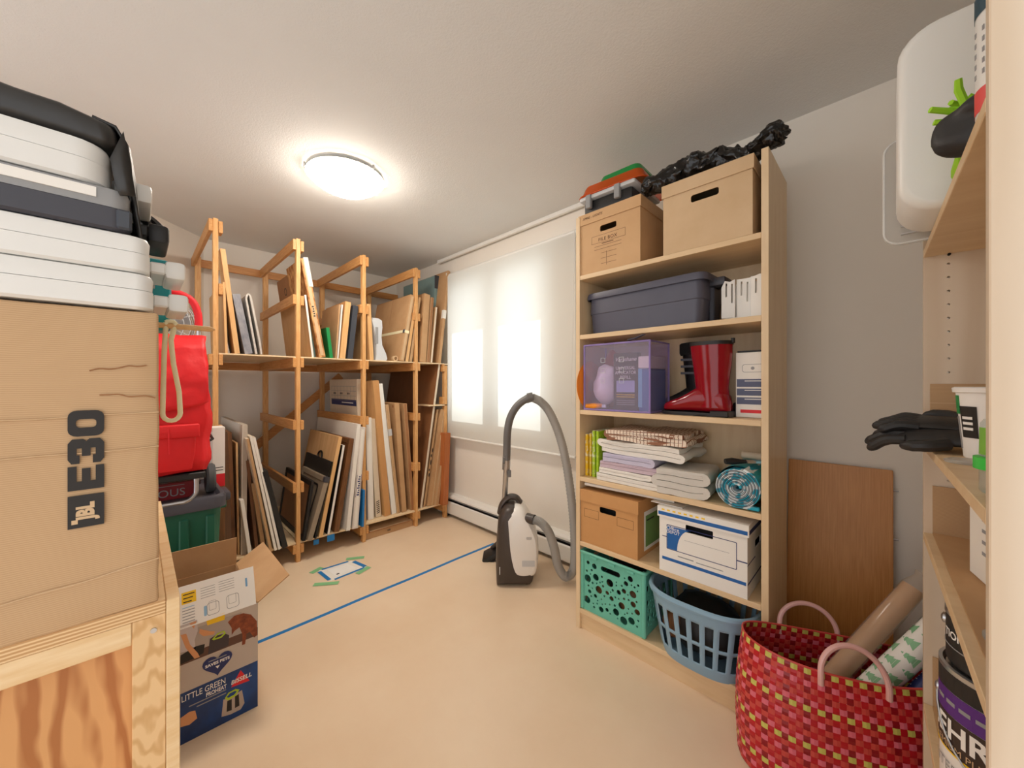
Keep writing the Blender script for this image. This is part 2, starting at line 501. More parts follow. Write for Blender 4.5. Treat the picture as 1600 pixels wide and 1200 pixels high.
# window: frame, mullion and two panes
win = thing('window_1', None, None, (WX0, YW + 0.05, WZ0)); win['kind'] = 'structure'
ww, wh = WX1 - WX0, WZ1 - WZ0
fm = MB()
fm.box(0, ww, 0.03, 0.09, 0, 0.06).box(0, ww, 0.03, 0.09, wh - 0.06, wh).box(0, 0.055, 0.03, 0.09, 0.06, wh - 0.06).box(ww - 0.055, ww, 0.03, 0.09, 0.06, wh - 0.06)
fm.obj('window_frame', 'white_paint', win)
MB().box(0.485, 0.66, 0.02, 0.10, 0.06, wh - 0.06).obj('mullion', 'white_paint', win)
MB().box(0.055, 0.485, 0.055, 0.062, 0.06, wh - 0.06).obj('pane', 'glass', win)
MB().box(0.66, ww - 0.055, 0.055, 0.062, 0.06, wh - 0.06).obj('pane', 'glass', win)
MB().box(0, ww, -0.05, 0.03, -0.012, 0.0).obj('window_sill', 'white_paint', win)
# roof overhang outside that shades the upper half of the window
eave = MB().box(-4.2, 1.6, YW + 0.17, YW + 1.15, 2.40, 2.48)
o = struct('trim_1', eave, 'white_paint'); o['label'] = 'roof overhang outside the window'

# roller blind in front of the window
YB = 1.985
bl = thing('roller_blind', 'white translucent roller blind pulled down over the bright window', 'blind', (-2.11, YB, 0.72))
bz1 = 2.175 - 0.72
cb = MB()
nb = 24
rings = []
for k in range(nb + 1):
    x = -0.70 + 1.40 * k / nb
    rings.append([Vector((x, 0.0012 * math.sin(x * 9), 0.012)), Vector((x, 0.0012 * math.sin(x * 9), bz1))])
cb.ring_loft(rings, (False, False), closed=False)
cb.obj('blind_cloth', 'blind', bl)
MB().tube([(-0.715, 0.03, bz1 + 0.005), (0.715, 0.03, bz1 + 0.005)], 0.024, 16).obj('roller_tube', 'white_paint', bl, True)
for sx in (-1, 1):
    MB().box(sx * 0.722 - 0.006, sx * 0.722 + 0.006, 0.0, 0.062, bz1 - 0.03, bz1 + 0.035, bevel=0.003).obj('bracket', 'white_plastic', bl)
MB().tube([(-0.70, 0, 0.008), (0.70, 0, 0.008)], 0.009, 10).obj('hem_bar', 'white_paint', bl, True)
ch = spline([(0.705, -0.02, bz1), (0.70, -0.022, 1.0), (0.69, -0.022, 0.65), (0.685, -0.024, 0.38), (0.70, -0.024, 0.345), (0.715, -0.024, 0.38), (0.715, -0.022, 0.9), (0.71, -0.02, bz1)], 5)
MB().tube(ch, 0.0018, 6).obj('bead_chain', 'white_plastic', bl, True)
# ceiling curtain rail above it
cr = thing('curtain_rail', 'slim white curtain rail fixed along the ceiling above the blind', 'rail', (-2.0, YW - 0.03, CEIL - 0.03))
MB().box(-1.0, 0.85, -0.012, 0.012, 0.0, 0.03, bevel=0.004).obj('track', 'white_paint', cr)
for x in (-1.0, 0.85):
    MB().box(x - 0.008, x + 0.008, -0.014, 0.014, -0.002, 0.03).obj('end_stop', 'white_plastic', cr)

# baseboard heater along the window wall
ht = thing('baseboard_heater', 'long white metal baseboard heater below the window', 'heater', (-2.03, YW, 0.02))
L = 0.92
MB().box(-L, L, -0.012, 0, 0, 0.185).obj('back_plate', 'white_paint', ht)
fc = [(-0.062, 0.012), (-0.066, 0.02), (-0.066, 0.112), (-0.058, 0.122), (-0.056, 0.120), (-0.063, 0.111), (-0.063, 0.016)]
def xprof(poly, x0, x1):
    return MB().ring_loft([[Vector((x, y, z)) for y, z in poly] for x in (x0, x1)])
xprof(fc, -L, L).obj('front_cover', 'white_paint', ht)
tc = [(-0.012, 0.185), (-0.044, 0.182), (-0.062, 0.165), (-0.064, 0.152), (-0.060, 0.152), (-0.058, 0.163), (-0.042, 0.178), (-0.012, 0.181)]
xprof(tc, -L, L).obj('top_cap', 'white_paint', ht)
xprof([(-0.040, 0.136), (-0.052, 0.142), (-0.051, 0.144), (-0.038, 0.139)], -L, L).obj('damper', 'grey', ht)
MB().box(-L + 0.03, L, -0.052, -0.014, 0.035, 0.115).obj('fin_element', 'dark', ht)  # void colour on the fins stands in for shade inside the cover slot
MB().box(-L, L, -0.05, -0.012, 0.0, 0.006).obj('bottom_tray', 'grey', ht)
ec = [(0, 0), (-0.068, 0.0), (-0.069, 0.145), (-0.062, 0.168), (-0.044, 0.186), (0, 0.189)]
for x in (-L - 0.012, L):
    xprof(ec, x, x + 0.045 if x < 0 else x + 0.012).obj('end_cap', 'white_paint', ht)
# feet to the floor
for x in (-L + 0.1, 0.0, L - 0.1):
    MB().box(x - 0.02, x + 0.02, -0.05, 0, -0.02, 0.002).obj('foot', 'dark_grey', ht)

# ceiling lamp
lamp_c = at_z(541, 272, CEIL)
lp = thing('ceiling_lamp', 'round frosted glass ceiling lamp, lit, with three small clips', 'lamp', (lamp_c.x, lamp_c.y, CEIL))
MB().lathe([(0.199, -0.0255), (0.2, -0.020), (0.15, -0.004), (0.15, 0.0)], 24).obj('mount_baffle', 'white_paint', lp, True)  # mount widened to close the bowl, added to keep lamp glow off the ceiling
R = 0.20
A0 = math.radians(46)
RS = R / math.sin(A0)
prof = [(RS * math.sin(a), -0.025 - RS * (math.cos(a) - math.cos(A0))) for a in [0.03 + (A0 - 0.03) * k / 10 for k in range(11)]]
MT['lamp'] = glow('lit frosted glass', (255, 243, 228), 22.0)
MB().lathe(prof, 40, cap=(True, False)).obj('glass_bowl', 'lamp', lp, True, 60)
for k in range(3):
    a = 0.35 + 2 * PI * k / 3
    c = Vector((math.cos(a), math.sin(a), 0))
    MB().tube([c * (R + 0.004) + Vector((0, 0, -0.001)), c * (R + 0.004) + Vector((0, 0, -0.03))], 0.005, 8).obj('clip', 'steel', lp, True)

# tape on the floor
p0 = at_z(398, 1006, 0); p1 = at_z(772, 849, 0)
d = (p1 - p0).normalized(); n2 = Vector((-d.y, d.x, 0))
p0 = p0 - d * 0.9
tp = MB()
N = 14
rings = []
for k in range(N + 1):
    p = p0.lerp(p1, k / N) + n2 * 0.002 * math.sin(k * 1.7)
    rings.append([p + n2 * 0.0115 + Vector((0, 0, z)) for z in (0.0,)] + [p + n2 * 0.0115 + Vector((0, 0, 0.0008)), p - n2 * 0.0115 + Vector((0, 0, 0.0008)), p - n2 * 0.0115])
tp.ring_loft(rings)
solo('floor_tape', tp, 'blue', 'long blue masking tape line stuck straight across the floor', 'tape')
# note taped to the floor
pc = [at_z(x, y, 0) for x, y in ((497, 892), (549, 876), (572, 886), (517, 908))]
ctr = sum(pc, Vector()) / 4
nt_ = thing('floor_note', 'white paper note framed with green and blue tape on the floor', 'paper', ctr)
def strip(name, pa, pb, w, mat, z, parent, ctr):
    pa = Vector(pa); pb = Vector(pb)
    dd = (pb - pa).normalized(); nn = Vector((-dd.y, dd.x, 0)) * w / 2
    m = MB().ring_loft([[q - ctr + Vector((0, 0, zz)) for q in (pa - nn, pb - nn, pb + nn, pa + nn)] for zz in (z, z + 0.0006)])
    return m.obj(name, mat, parent)
m = MB().ring_loft([[q - ctr + Vector((0, 0, zz)) for q in pc] for zz in (0.0001, 0.0008)])
sheet = m.obj('paper_sheet', 'paper', nt_)
i0, i1, i2, i3 = pc
lab = [ctr + (q - ctr) * 0.6 for q in pc]
MB().ring_loft([[q - ctr + Vector((0, 0, zz)) for q in lab] for zz in (0.0009, 0.0012)]).obj('printed_slip', 'print_white', nt_)
strip('blue_tape', i0.lerp(i1, 0.1), i0.lerp(i1, 0.9), 0.018, 'blue', 0.001, nt_, ctr)
strip('blue_tape', i1.lerp(i2, 0.15), i1.lerp(i2, 0.95), 0.026, 'blue', 0.001, nt_, ctr)
strip('blue_tape', i2.lerp(i3, 0.05), i2.lerp(i3, 0.9), 0.018, 'blue', 0.001, nt_, ctr)
strip('blue_tape', i3.lerp(i0, 0.1), i3.lerp(i0, 0.9), 0.022, 'blue', 0.001, nt_, ctr)
for pa, pb in (((486, 896), (503, 887)), ((541, 874), (569, 871)), ((577, 886), (558, 897)), ((490, 914), (529, 911))):
    strip('green_tape', at_z(*pa, 0), at_z(*pb, 0), 0.036, 'green_tape', 0.0018, nt_, ctr)
mk = frame_m(lab[3] - ctr, lab[2] - lab[3], lab[0] - lab[3])
strip('pen_mark', at_z(526, 898, 0), at_z(530, 896, 0), 0.012, 'print_black', 0.0014, nt_, ctr)

# ------------------------------------------------------------------ timber storage rack
XF = -2.80; XB = -3.74; SH = 1.385; LOW = 0.135
rack = thing('storage_rack', 'open pine timber storage rack with ladder sides along the back wall', 'rack', (XF, 1.15, 0))
OFF = Vector((-XF, -1.15, 0))
def rbox(name, x0, x1, y0, y1, z0, z1, mat, bevel=0.002):
    m = MB().box(x0, x1, y0, y1, z0, z1, bevel=bevel)
    bmesh.ops.translate(m.bm, verts=m.bm.verts[:], vec=OFF)
    return m.obj(name, mat, rack)
PY = [0.326, 0.766, 1.216, 1.663]
for k, y in enumerate(PY):
    rbox('post', XF - 0.038, XF, y - 0.013, y + 0.013, 0.0, 2.18, 'pine')
    rbox('post', XB, XB + 0.038, y - 0.018, y + 0.018, 0.0, 2.17, 'pine')
    levels = [(2.10, 2.17), (1.735, 1.80), (1.312, 1.376), (0.893, 0.957), (0.470, 0.538), (0.06, 0.12)]
    for li, (z0, z1) in enumerate(levels):
        for sgn in (-1, 1):
            y0 = y + sgn * 0.0135; y1 = y + sgn * 0.0335
            if (sgn > 0 and li in (0, 1, 3, 4)):
                rbox('rail_block', XF - 0.06, XF + 0.004, min(y0, y1), max(y0, y1), z0 - 0.003, z1 - 0.003, 'pine_x')
            elif not (k == 0 and sgn < 0 and li in (1, 3, 4)):
                rbox('rail', XB - 0.01, XF + 0.004, min(y0, y1), max(y0, y1), z0, z1, 'pine_x')
rbox('post', XF - 0.038, XF, 1.945, 1.975, 0.0, SH - 0.02, 'pine')
rbox('post', XB, XB + 0.038, 1.95, 1.986, 0.0, 2.10, 'pine')
rbox('rail', XB - 0.01, XF + 0.004, 1.925, 1.944, 1.312, 1.376, 'pine_x')
rbox('rail', XB - 0.01, XF + 0.004, 1.925, 1.944, 0.06, 0.12, 'pine_x')
rbox('rail_block', XF - 0.06, XF + 0.004, 1.925, 1.944, 1.02, 1.085, 'pine_x')
rbox('shelf_cleat', XF - 0.20, XF, 1.78, 1.975, 1.005, 1.017, 'shelf_ply')
for z0, z1 in ((2.105, 2.165), (1.312, 1.374)):
    rbox('back_rail', XB - 0.032, XB - 0.011, 0.29, 2.0, z0, z1, 'pine_y')
# shelf boards, one for each bay
ends = [0.31] + [y for y in PY[1:]] + [2.03]
for a, b in zip(ends[:-1], ends[1:]):
    rbox('shelf_board', XB - 0.01, XF - 0.039, a + 0.002, b - 0.002, SH - 0.009, SH, 'shelf_ply', 0.001)
    rbox('shelf_board', XB - 0.01, XF - 0.0395, a + 0.002, b - 0.002, LOW - 0.012, LOW, 'shelf_ply', 0.001)
for a, b in zip(PY, PY[1:] + [1.96]):
    rbox('shelf_lip', XF - 0.039, XF - 0.004, a + 0.014, b - 0.014, SH - 0.009, SH, 'shelf_ply', 0.001)
    rbox('shelf_lip', XF - 0.039, XF - 0.004, a + 0.014, b - 0.014, LOW - 0.012, LOW, 'shelf_ply', 0.001)
# diagonal brace on the wall side
b0 = Vector((XB - 0.022, 0.62, 0.60)); b1 = Vector((XB - 0.022, 1.40, 1.28))
dd = (b1 - b0).normalized(); pp = Vector((0, -dd.z, dd.y)) * 0.032
m = MB().ring_loft([[q + OFF for q in (a + pp + Vector((sx, 0, 0)), a - pp + Vector((sx, 0, 0)), b + Vector((sx, 0, 0)) - pp, b + Vector((sx, 0, 0)) + pp)] for sx in (-0.009, 0.009) for a, b in ((b0, b1),)])
m.obj('brace', 'pine_y', rack)
for x, y, w, h in ((517, 838, 10, 14), (494, 846, 7, 9)):
    p = at_x(x, y, XF + 0.001)
    m = MB().box(p.x, p.x + 0.0006, p.y - w * .0025, p.y + w * .0025, p.z - h * 0.0024, p.z + 0.012)
    bmesh.ops.translate(m.bm, verts=m.bm.verts[:], vec=OFF)
    m.obj('blue_tape', 'blue', rack)

# ------------------------------------------------------------------ boards, canvases and cartons leaning in the rack
def board(name, label, cat, b, t, w, depth, Z0, mat, kind='panel', X=None, mat2=None, dz=0.0):
    """b, t: foot and head of the front edge in the photograph; stands on the shelf at Z0 and leans in Y"""
    if X is None:
        X = min(-2.76, max(-2.95, at_z(b[0], b[1], Z0).x)) if Z0 < 1 else XF - 0.01
    pb = at_x(b[0], 600, X); pt = at_x(t[0], t[1], X)
    u = (b[0] - 800) / FPX
    th = max(0.003, w / FPX * 2 * abs(X) / (u - 1) ** 2)
    e = Vector((0, pt.y - pb.y, pt.z - Z0)); h = e.length; e.normalize()
    ang = math.atan2(e.y, e.z)                 # lean towards +Y
    lift = th / 2 * abs(math.sin(ang))
    root = thing(name, label, cat, (X, pb.y, Z0 + lift), rot=(-ang, 0, 0), group=None)
    t2 = th / 2
    D = depth
    if kind == 'panel':
        MB().box(-D, -0.002, -t2, t2, 0, h).obj('panel', mat, root)
        MB().box(-0.002, 0, -t2, t2, 0, h).obj('edge_band', mat2 or mat, root)
    elif kind == 'canvas':
        MB().box(-D, 0, -t2, -t2 + 0.002, 0, h).obj('painted_face', mat2 or mat, root)
        c = 0.03 if D > 0.2 else 0.02
        m = MB().box(-D, 0, -t2 + 0.0021, t2, 0, c).box(-D, 0, -t2 + 0.0021, t2, h - c, h)
        m.obj('stretcher_rail', mat, root)
        MB().box(-c, 0, -t2 + 0.0021, t2, c, h - c).obj('stretcher_stile', mat, root)
        MB().box(-D, -D + c, -t2 + 0.0021, t2, c, h - c).obj('stretcher_stile', mat, root)
    elif kind == 'frame':
        c = 0.035
        MB().box(-D, 0, -t2, t2, 0, c, bevel=0.002).obj('frame_bar', mat, root)
        MB().box(-D, 0, -t2, t2, h - c, h, bevel=0.002).obj('frame_bar', mat, root)
        MB().box(-c, 0, -t2, t2, c, h - c, bevel=0.002).obj('frame_bar', mat, root)
        MB().box(-D, -D + c, -t2, t2, c, h - c, bevel=0.002).obj('frame_bar', mat, root)
        MB().box(-D + c, -c, -t2 + 0.005, -t2 + 0.008, c, h - c).obj('picture', mat2 or 'card_dark', root)
        MB().box(-D + c, -c, t2 - 0.004, t2 - 0.002, c, h - c).obj('backing', 'card', root)
    elif kind == 'carton':
        MB().box(-D, 0, -t2, t2, 0, h, bevel=min(0.002, th / 5)).obj('carton_body', mat, root)
        MB().box(-0.0002, 0.0006, -t2 * 0.5, t2 * 0.5, h * 0.02, h * 0.98).obj('seam_tape', mat2 or mat, root)
        MB().box(-D, 0.001, -t2, t2 * 0.1, h, h + 0.002).obj('top_flap', mat, root)
    elif kind == 'sheet':
        MB().box(-D, 0, -t2, t2, 0, h).noise(0.0015, 9, b[0]).obj('sheet', mat, root)
        MB().box(-0.0006, 0.0008, -t2 * 0.8, t2 * 0.8, 0.002, h - 0.002).obj('corrugated_edge', mat2 or 'corr_edge', root)
    root['h'] = h
    return root, h, t2
G1 = 'panels leaning in the lower rack'
G2 = 'panels leaning in the upper rack'
low = [
 # lower bay beside the green bin
 ('timber_sheet', 'dark brown timber panel closest to the green bin in the rack', 'panel', (366, 868), (359, 676), 6, .75, 'brown_wood', 'panel', None),
 ('tan_board', 'thin tan board just inside the dark brown timber panel', 'board', (373, 867), (370, 692), 3, .6, 'ply', 'panel', None),
 ('stretched_canvas', 'tallest canvas with a white top edge near the first post', 'canvas', (381, 867), (383, 664), 8, .85, 'canvas_grey', 'canvas', 'canvas_white'),
 ('stretched_canvas', 'short greyish canvas low beside the tallest white-topped canvas', 'canvas', (391, 868), (378, 782), 6, .5, 'canvas_white', 'canvas', 'canvas_grey'),
 ('hardboard_sheet', 'dark brown hardboard panel between the pale canvas and corrugated sheet', 'panel', (402, 862), (387, 720), 5, .7, 'hardboard', 'panel', 'brown_wood'),
 ('corrugated_sheet', 'grey tan corrugated sheet standing behind the open box flap', 'sheet', (413, 861), (396, 756), 6, .6, 'card', 'sheet', 'corr_edge'),
 ('cream_board', 'first of three cream boards leaning together, beside the corrugated sheet', 'board', (424, 872), (387, 686), 4, .7, 'canvas_cream', 'panel', 'corr_edge'),
 ('cream_board', 'middle one of three cream boards leaning together', 'board', (431, 873), (392, 682), 4, .7, 'canvas_cream', 'panel', 'canvas_white'),
 ('cream_board', 'last of three cream boards leaning together, beside the black foam board', 'board', (437, 873), (397, 684), 4, .7, 'canvas_cream', 'panel', 'canvas_white'),
 ('foam_board', 'black foam board leaning beside the three cream boards', 'board', (446, 860), (414, 737), 8, .55, 'black', 'panel', 'black'),
 # second lower bay, leaning the other way
 ('framed_picture', 'black framed picture lying lowest beside the second post', 'picture', (475, 846), (489, 752), 5, .62, 'black', 'frame', 'card_dark'),
 ('framed_picture', 'taupe picture frame with a dark inner mat behind the second post', 'picture', (484, 848), (512, 747), 8, .5, 'taupe', 'frame', 'taupe'),
 ('plywood_board', 'pale plywood board leaning behind the black portfolio', 'board', (501, 840), (532, 683), 6, .62, 'ply', 'panel', 'tan_wood'),
 ('thin_canvas', 'thin white canvas between the plywood board and dark timber', 'canvas', (513, 835), (537, 696), 4, .6, 'canvas_white', 'canvas', 'black'),
 ('framed_picture', 'dark stained timber frame with a pale brown edge', 'picture', (526, 832), (550, 686), 8, .7, 'brown_wood', 'frame', 'brown_wood'),
 ('stretched_canvas', 'broad white canvas left of the bubble wrapped parcel', 'canvas', (544, 832), (561, 663), 6, .85, 'canvas_white', 'canvas', 'canvas_white'),
 ('wrapped_parcel', 'tall parcel in bubble wrap with a blue printed label, by the third post', 'parcel', (555, 831), (567, 668), 9, .6, 'bubble', 'carton', 'canvas_white'),
 ('blue_folder', 'narrow blue board squeezed beside the third post', 'board', (567, 826), (569, 766), 3, .4, 'blue', 'panel', 'blue'),
 # third lower bay
 ('white_carton', 'flat white carton standing just past the third post', 'carton', (580, 812), (576, 653), 9, .6, 'canvas_white', 'carton', 'paper'),
 ('striped_carton', 'greyish white carton with black dashes near its foot', 'carton', (592, 808), (582, 655), 8, .55, 'canvas_cream', 'carton', 'canvas_cream'),
 ('timber_board', 'orange brown timber board beside the striped carton', 'board', (606, 806), (587, 595), 9, .5, 'tan_wood', 'panel', 'card_orange'),
 ('white_board', 'tall white panel leaning against the orange brown timber board', 'panel', (616, 803), (594, 600), 7, .6, 'canvas_white', 'panel', 'white_paint'),
 ('thin_tan_sheet', 'stack-thin tan sheet with a grey clip mark near its top', 'sheet', (623, 802), (605, 633), 4, .5, 'card_light', 'sheet', 'corr_edge'),
 ('cardboard_sheet', 'wide brown cardboard sheet with a round hole near its top', 'sheet', (632, 800), (620, 630), 7, .5, 'card_flat', 'sheet', 'card_flat'),
 ('cardboard_sheet', 'brown cardboard sheet pressed against the fourth post', 'sheet', (645, 797), (633, 631), 5, .45, 'card_flat', 'sheet', 'card_dark'),
 # bay by the window wall
 ('hardboard_sheet', 'biggest dark brown hardboard sheet reaching up to the upper shelf', 'sheet', (658, 794), (687, 568), 3, .88, 'hardboard', 'panel', 'canvas_cream'),
 ('lettered_sheet', 'cardboard sheet with black writing along its edge', 'sheet', (663, 792), (684, 640), 3, .6, 'card_flat', 'sheet', 'corr_edge'),
 ('cardboard_sheet', 'broad cardboard sheet next to the sheet with black writing', 'sheet', (671, 791), (692, 640), 6, .6, 'card_flat', 'sheet', 'card_flat'),
 ('cardboard_sheet', 'narrow cardboard sheet under the small cleat by the window wall', 'sheet', (677, 790), (696, 642), 4, .6, 'card_light', 'sheet', 'corr_edge'),
 ('cardboard_sheet', 'short cardboard sheet in front of the reddish board', 'sheet', (683, 790), (698, 684), 4, .55, 'card', 'sheet', 'card_flat'),
]
made = {}
for (nm, lb, ct, b, t, w, dp, mat, kind, m2) in low:
    r, h, t2 = board(nm, lb, ct, b, t, w, dp, LOW, mat, kind, None, m2)
    r['group'] = G1
    made[lb] = (r, h, t2)
up = [
 ('plywood_board', 'plywood panel standing upright behind the first post', 'panel', (354, 549), (350, 441), 4, .6, 'ply', 'panel', 'tan_wood'),
 ('timber_plank', 'tall pale timber plank leaning in the first upper bay', 'plank', (371, 550), (348, 389), 8, .12, 'tan_wood', 'panel', 'tan_wood'),
 ('felt_board', 'blue grey felt covered panel beside the pale timber plank', 'panel', (389, 550), (369, 460), 12, .5, 'felt_blue', 'panel', 'felt_blue'),
 ('plywood_board', 'plywood panel with a white edge beside the second post', 'panel', (489, 556), (477, 461), 3, .62, 'ply', 'panel', 'canvas_white'),
 ('worn_carton', 'tall worn brown carton with torn plastic, next to the second post', 'carton', (504, 557), (475, 405), 10, .35, 'worn_brown', 'carton', 'card_light'),
 ('green_folder', 'bright green board standing on the upper shelf', 'board', (518, 557), (512, 512), 5, .3, 'green', 'panel', 'green'),
 ('cardboard_sheet', 'brown cardboard sheet behind the bright green board', 'sheet', (525, 557), (531, 476), 2, .35, 'card_flat', 'sheet', 'card_flat'),
 ('white_sheet', 'thin white sheet between cardboard and pale timber canvas', 'sheet', (528, 557), (535, 476), 2, .35, 'canvas_white', 'panel', 'canvas_white'),
 ('timber_canvas', 'thick pale timber-edged canvas left of the dark slate board', 'canvas', (535, 557), (544, 472), 9, .4, 'tan_wood', 'canvas', 'card_orange'),
 ('slate_board', 'dark slate grey slab on the upper shelf', 'board', (547, 557), (556, 478), 8, .4, 'slate', 'panel', 'slate'),
 ('timber_plank', 'short timber plank just right of the third post', 'plank', (581, 559), (576, 475), 6, .4, 'tan_wood', 'panel', 'tan_wood'),
 ('flat_carton', 'big flat carton tied with a pale strap on the upper shelf', 'carton', (628, 559), (645, 462), 7, .62, 'card_flat', 'carton', 'card_light'),
 ('tan_board', 'first narrow tan board right of the strapped carton', 'board', (636, 559), (651, 463), 4, .55, 'card_light', 'panel', 'tan_wood'),
 ('tan_board', 'second narrow tan board touching the fourth post', 'board', (642, 559), (656, 465), 3, .5, 'card_light', 'sheet', 'corr_edge'),
 ('wide_carton', 'upright kraft carton with an open top, past the fourth post', 'carton', (661, 560), (668, 460), 9, .4, 'card_flat', 'carton', 'card_flat'),
 ('cardboard_sheet', 'grey brown cardboard sheet behind the open topped kraft carton', 'sheet', (669, 561), (676, 465), 4, .4, 'card', 'sheet', 'card_dark'),
 ('cardboard_sheet', 'low cardboard sheet with a pale edge on the upper shelf', 'sheet', (674, 561), (682, 480), 3, .4, 'card_flat', 'sheet', 'canvas_cream'),
 ('tall_carton', 'tallest cardboard carton at the window end of the upper shelf', 'carton', (687, 561), (702, 424), 4, .6, 'card_flat', 'carton', 'card_flat'),
]
for (nm, lb, ct, b, t, w, dp, mat, kind, m2) in up:
    r, h, t2 = board(nm, lb, ct, b, t, w, dp, SH, mat, kind, None, m2)
    r['group'] = G2
    made[lb] = (r, h, t2)
def get(s):
    for k in made:
        if s in k: return made[k]
# extra parts on particular boards
r, h, t2 = get('blue printed label')
for k in range(9):
    decal('label_mark', rect(h * (.325 + .022 * k), -0.009, h * (.325 + .022 * k) + .010, 0.009 - .004 * (k % 3)), 'print_navy', r, frame_m((0.0009, 0, 0), (0, 0, 1), (0, -1, 0)))
decal('label_outline', rect(h * .31, -0.017, h * .53, -0.0145), 'print_navy', r, frame_m((0.0009, 0, 0), (0, 0, 1), (0, -1, 0)))
decal('label_outline', rect(h * .31, 0.0145, h * .53, 0.017), 'print_navy', r, frame_m((0.0009, 0, 0), (0, 0, 1), (0, -1, 0)))
r, h, t2 = get('black dashes')
for k in range(7):
    decal('printed_dash', [(-t2 * .7, .03 + k * .015), (t2 * .5, .037 + k * .015), (t2 * .5, .044 + k * .015), (-t2 * .7, .037 + k * .015)], 'print_black', r, frame_m((0.0012, 0, 0), *FX))
r, h, t2 = get('black writing')
for k, (z0, dz) in enumerate(((.30, .035), (.36, .02), (.42, .05), (.50, .03), (.55, .04))):
    decal('marker_writing', circ(h * z0 + dz / 2, (.002 if k % 2 else -.002), dz / 2, 10, .006), 'print_black', r, frame_m((0.0018, 0, 0), (0, 0, 1), (0, -1, 0)))
r, h, t2 = get('round hole near')
MB().lathe([(0.012, -0.001), (0.012, 0.001)], 14, frame_m((-0.03, -t2 - 0.001, h - 0.025), (1, 0, 0), (0, 0, 1))).obj('punched_hole', 'card_dark', r)
r, h, t2 = get('grey clip mark')
MB().box(-0.02, 0.004, -t2 - 0.002, t2 + 0.002, h * 0.72, h * 0.78).obj('clip', 'light_grey', r)
r, h, t2 = get('tied with a pale strap')
MB().box(-0.60, 0.0025, -t2 - 0.0015, -t2, h * .42, h * .46).obj('strap', 'strap', r)
MB().box(0.001, 0.0025, -t2, t2, h * .42, h * .46).obj('strap', 'strap', r)
MB().box(-0.02, 0.006, -t2 - 0.006, -t2 - 0.0015, h * .415, h * .465, bevel=0.001).obj('buckle', 'dark_grey', r)
MB().box(-0.30, -0.298, -t2 - 0.0008, -t2, 0.0, h).obj('flap_seam', 'card_dark', r)
r, h, t2 = get('torn plastic')
MB().box(-0.03, 0.004, -t2 * .2, t2 + 0.005, h * .72, h + 0.01, bevel=0.002).noise(0.004, 40).obj('plastic_wrap', 'bubble', r)
for k in range(5):
    decal('label_print', rect(h * .42 + .016 * k, -.006, h * .42 + .009 + .016 * k, .006 - .003 * (k % 2)), 'print_black', r, frame_m((0.0010, -t2 * .1, 0), (0, 0, 1), (0, -1, 0)))
r, h, t2 = get('taupe picture frame')
plate('inner_mat', rrect(-.40, h * .25, -.09, h * .85, .02), [rrect(-.385, h * .28, -.105, h * .82, .02)], .002, 'black', r, frame_m((0, -t2 + 0.002, 0), *FY))
MB().box(-0.03, 0.003, -t2 - .002, t2 + .002, h - .035, h + .002, bevel=.002).obj('corner_guard', 'dark_grey', r)
r, h, t2 = get('tallest cardboard carton')
MB().box(-.03, .0012, -t2 - .001, t2 + .001, h * .48, h * .57).obj('paper_label', 'paper', r)
# black portfolio with handle in front of the plywood board
r, h, t2 = board('portfolio_case', 'black portfolio case with a curved handle, in front of the plywood', 'case', (493, 842), (519, 722), 3, .55, LOW, 'black', 'panel', None, 'black_gloss')
hp = spline([(-.30, 0, h - .002), (-.295, 0, h + .03), (-.26, 0, h + .045), (-.225, 0, h + .03), (-.22, 0, h - .002)], 5)
MB().tube(hp, .007, 8).obj('handle', 'black_gloss', r, True)
# folded felt blanket with an inverted U fold
fp = [(0.0, 0.0), (-.055, .34)] + [(-.055 + .012 - .012 * math.cos(PI * k / 8), .34 + .03 * math.sin(PI * k / 8)) for k in range(1, 8)] + [(-.028, .33), (.018, .08), (.028, 0.0)]
pb = at_x(401, 551, XF - .01)
sec = [(q[0] * .95, q[1]) for q in fp]
m = MB(); ribbon(m, sec, .010, -.02, -.42, 5)
rf = thing('felt_blanket', 'pale grey felt blanket folded over and stood on the upper shelf', 'blanket', (XF - .015, pb.y, SH + .005), rz=PI / 2)
m2 = MB(); ribbon(m2, sec, .010, .0, .40, 5); m.bm.free()
m2.noise(.003, 30).obj('folded_felt', 'felt', rf, True, 60)
rf['group'] = G2
# printed carton whose grid print shows through the second bay
pcx = at_x(586, 592, -2.98)
r = thing('calendar_carton', 'thick carton printed with a grid and blue band, behind the third post', 'carton', (-2.98, 1.30, LOW), rot=(math.radians(2.0), 0, 0), group=G1)
hh = pcx.z - LOW
MB().box(-.60, 0, -.03, .03, 0, hh, bevel=.003).obj('carton_body', 'canvas_cream', r)
MF = frame_m((-.60, -.0305, 0), *FY)
decal('blue_band', rect(.04, hh - .22, .58, hh - .17), 'print_navy', r, MF)
for k in range(4):
    decal('grid_line', rect(.04, hh - .06 - .04 * k, .58, hh - .0575 - .04 * k), 'print_grey', r, MF)
for k in range(8):
    decal('grid_line', rect(.05 + .07 * k, hh - .17, .052 + .07 * k, hh - .06), 'print_grey', r, MF)
for k in range(3):
    for j in range(2):
        decal('date_print', rect(.10 + .15 * k + .03 * j, hh - .128, .118 + .15 * k + .03 * j, hh - .112), 'print_black', r, MF)
decal('band_print', rect(.28, hh - .200, .52, hh - .192), 'print_white', r, frame_m((-.60, -.031, 0), *FY))
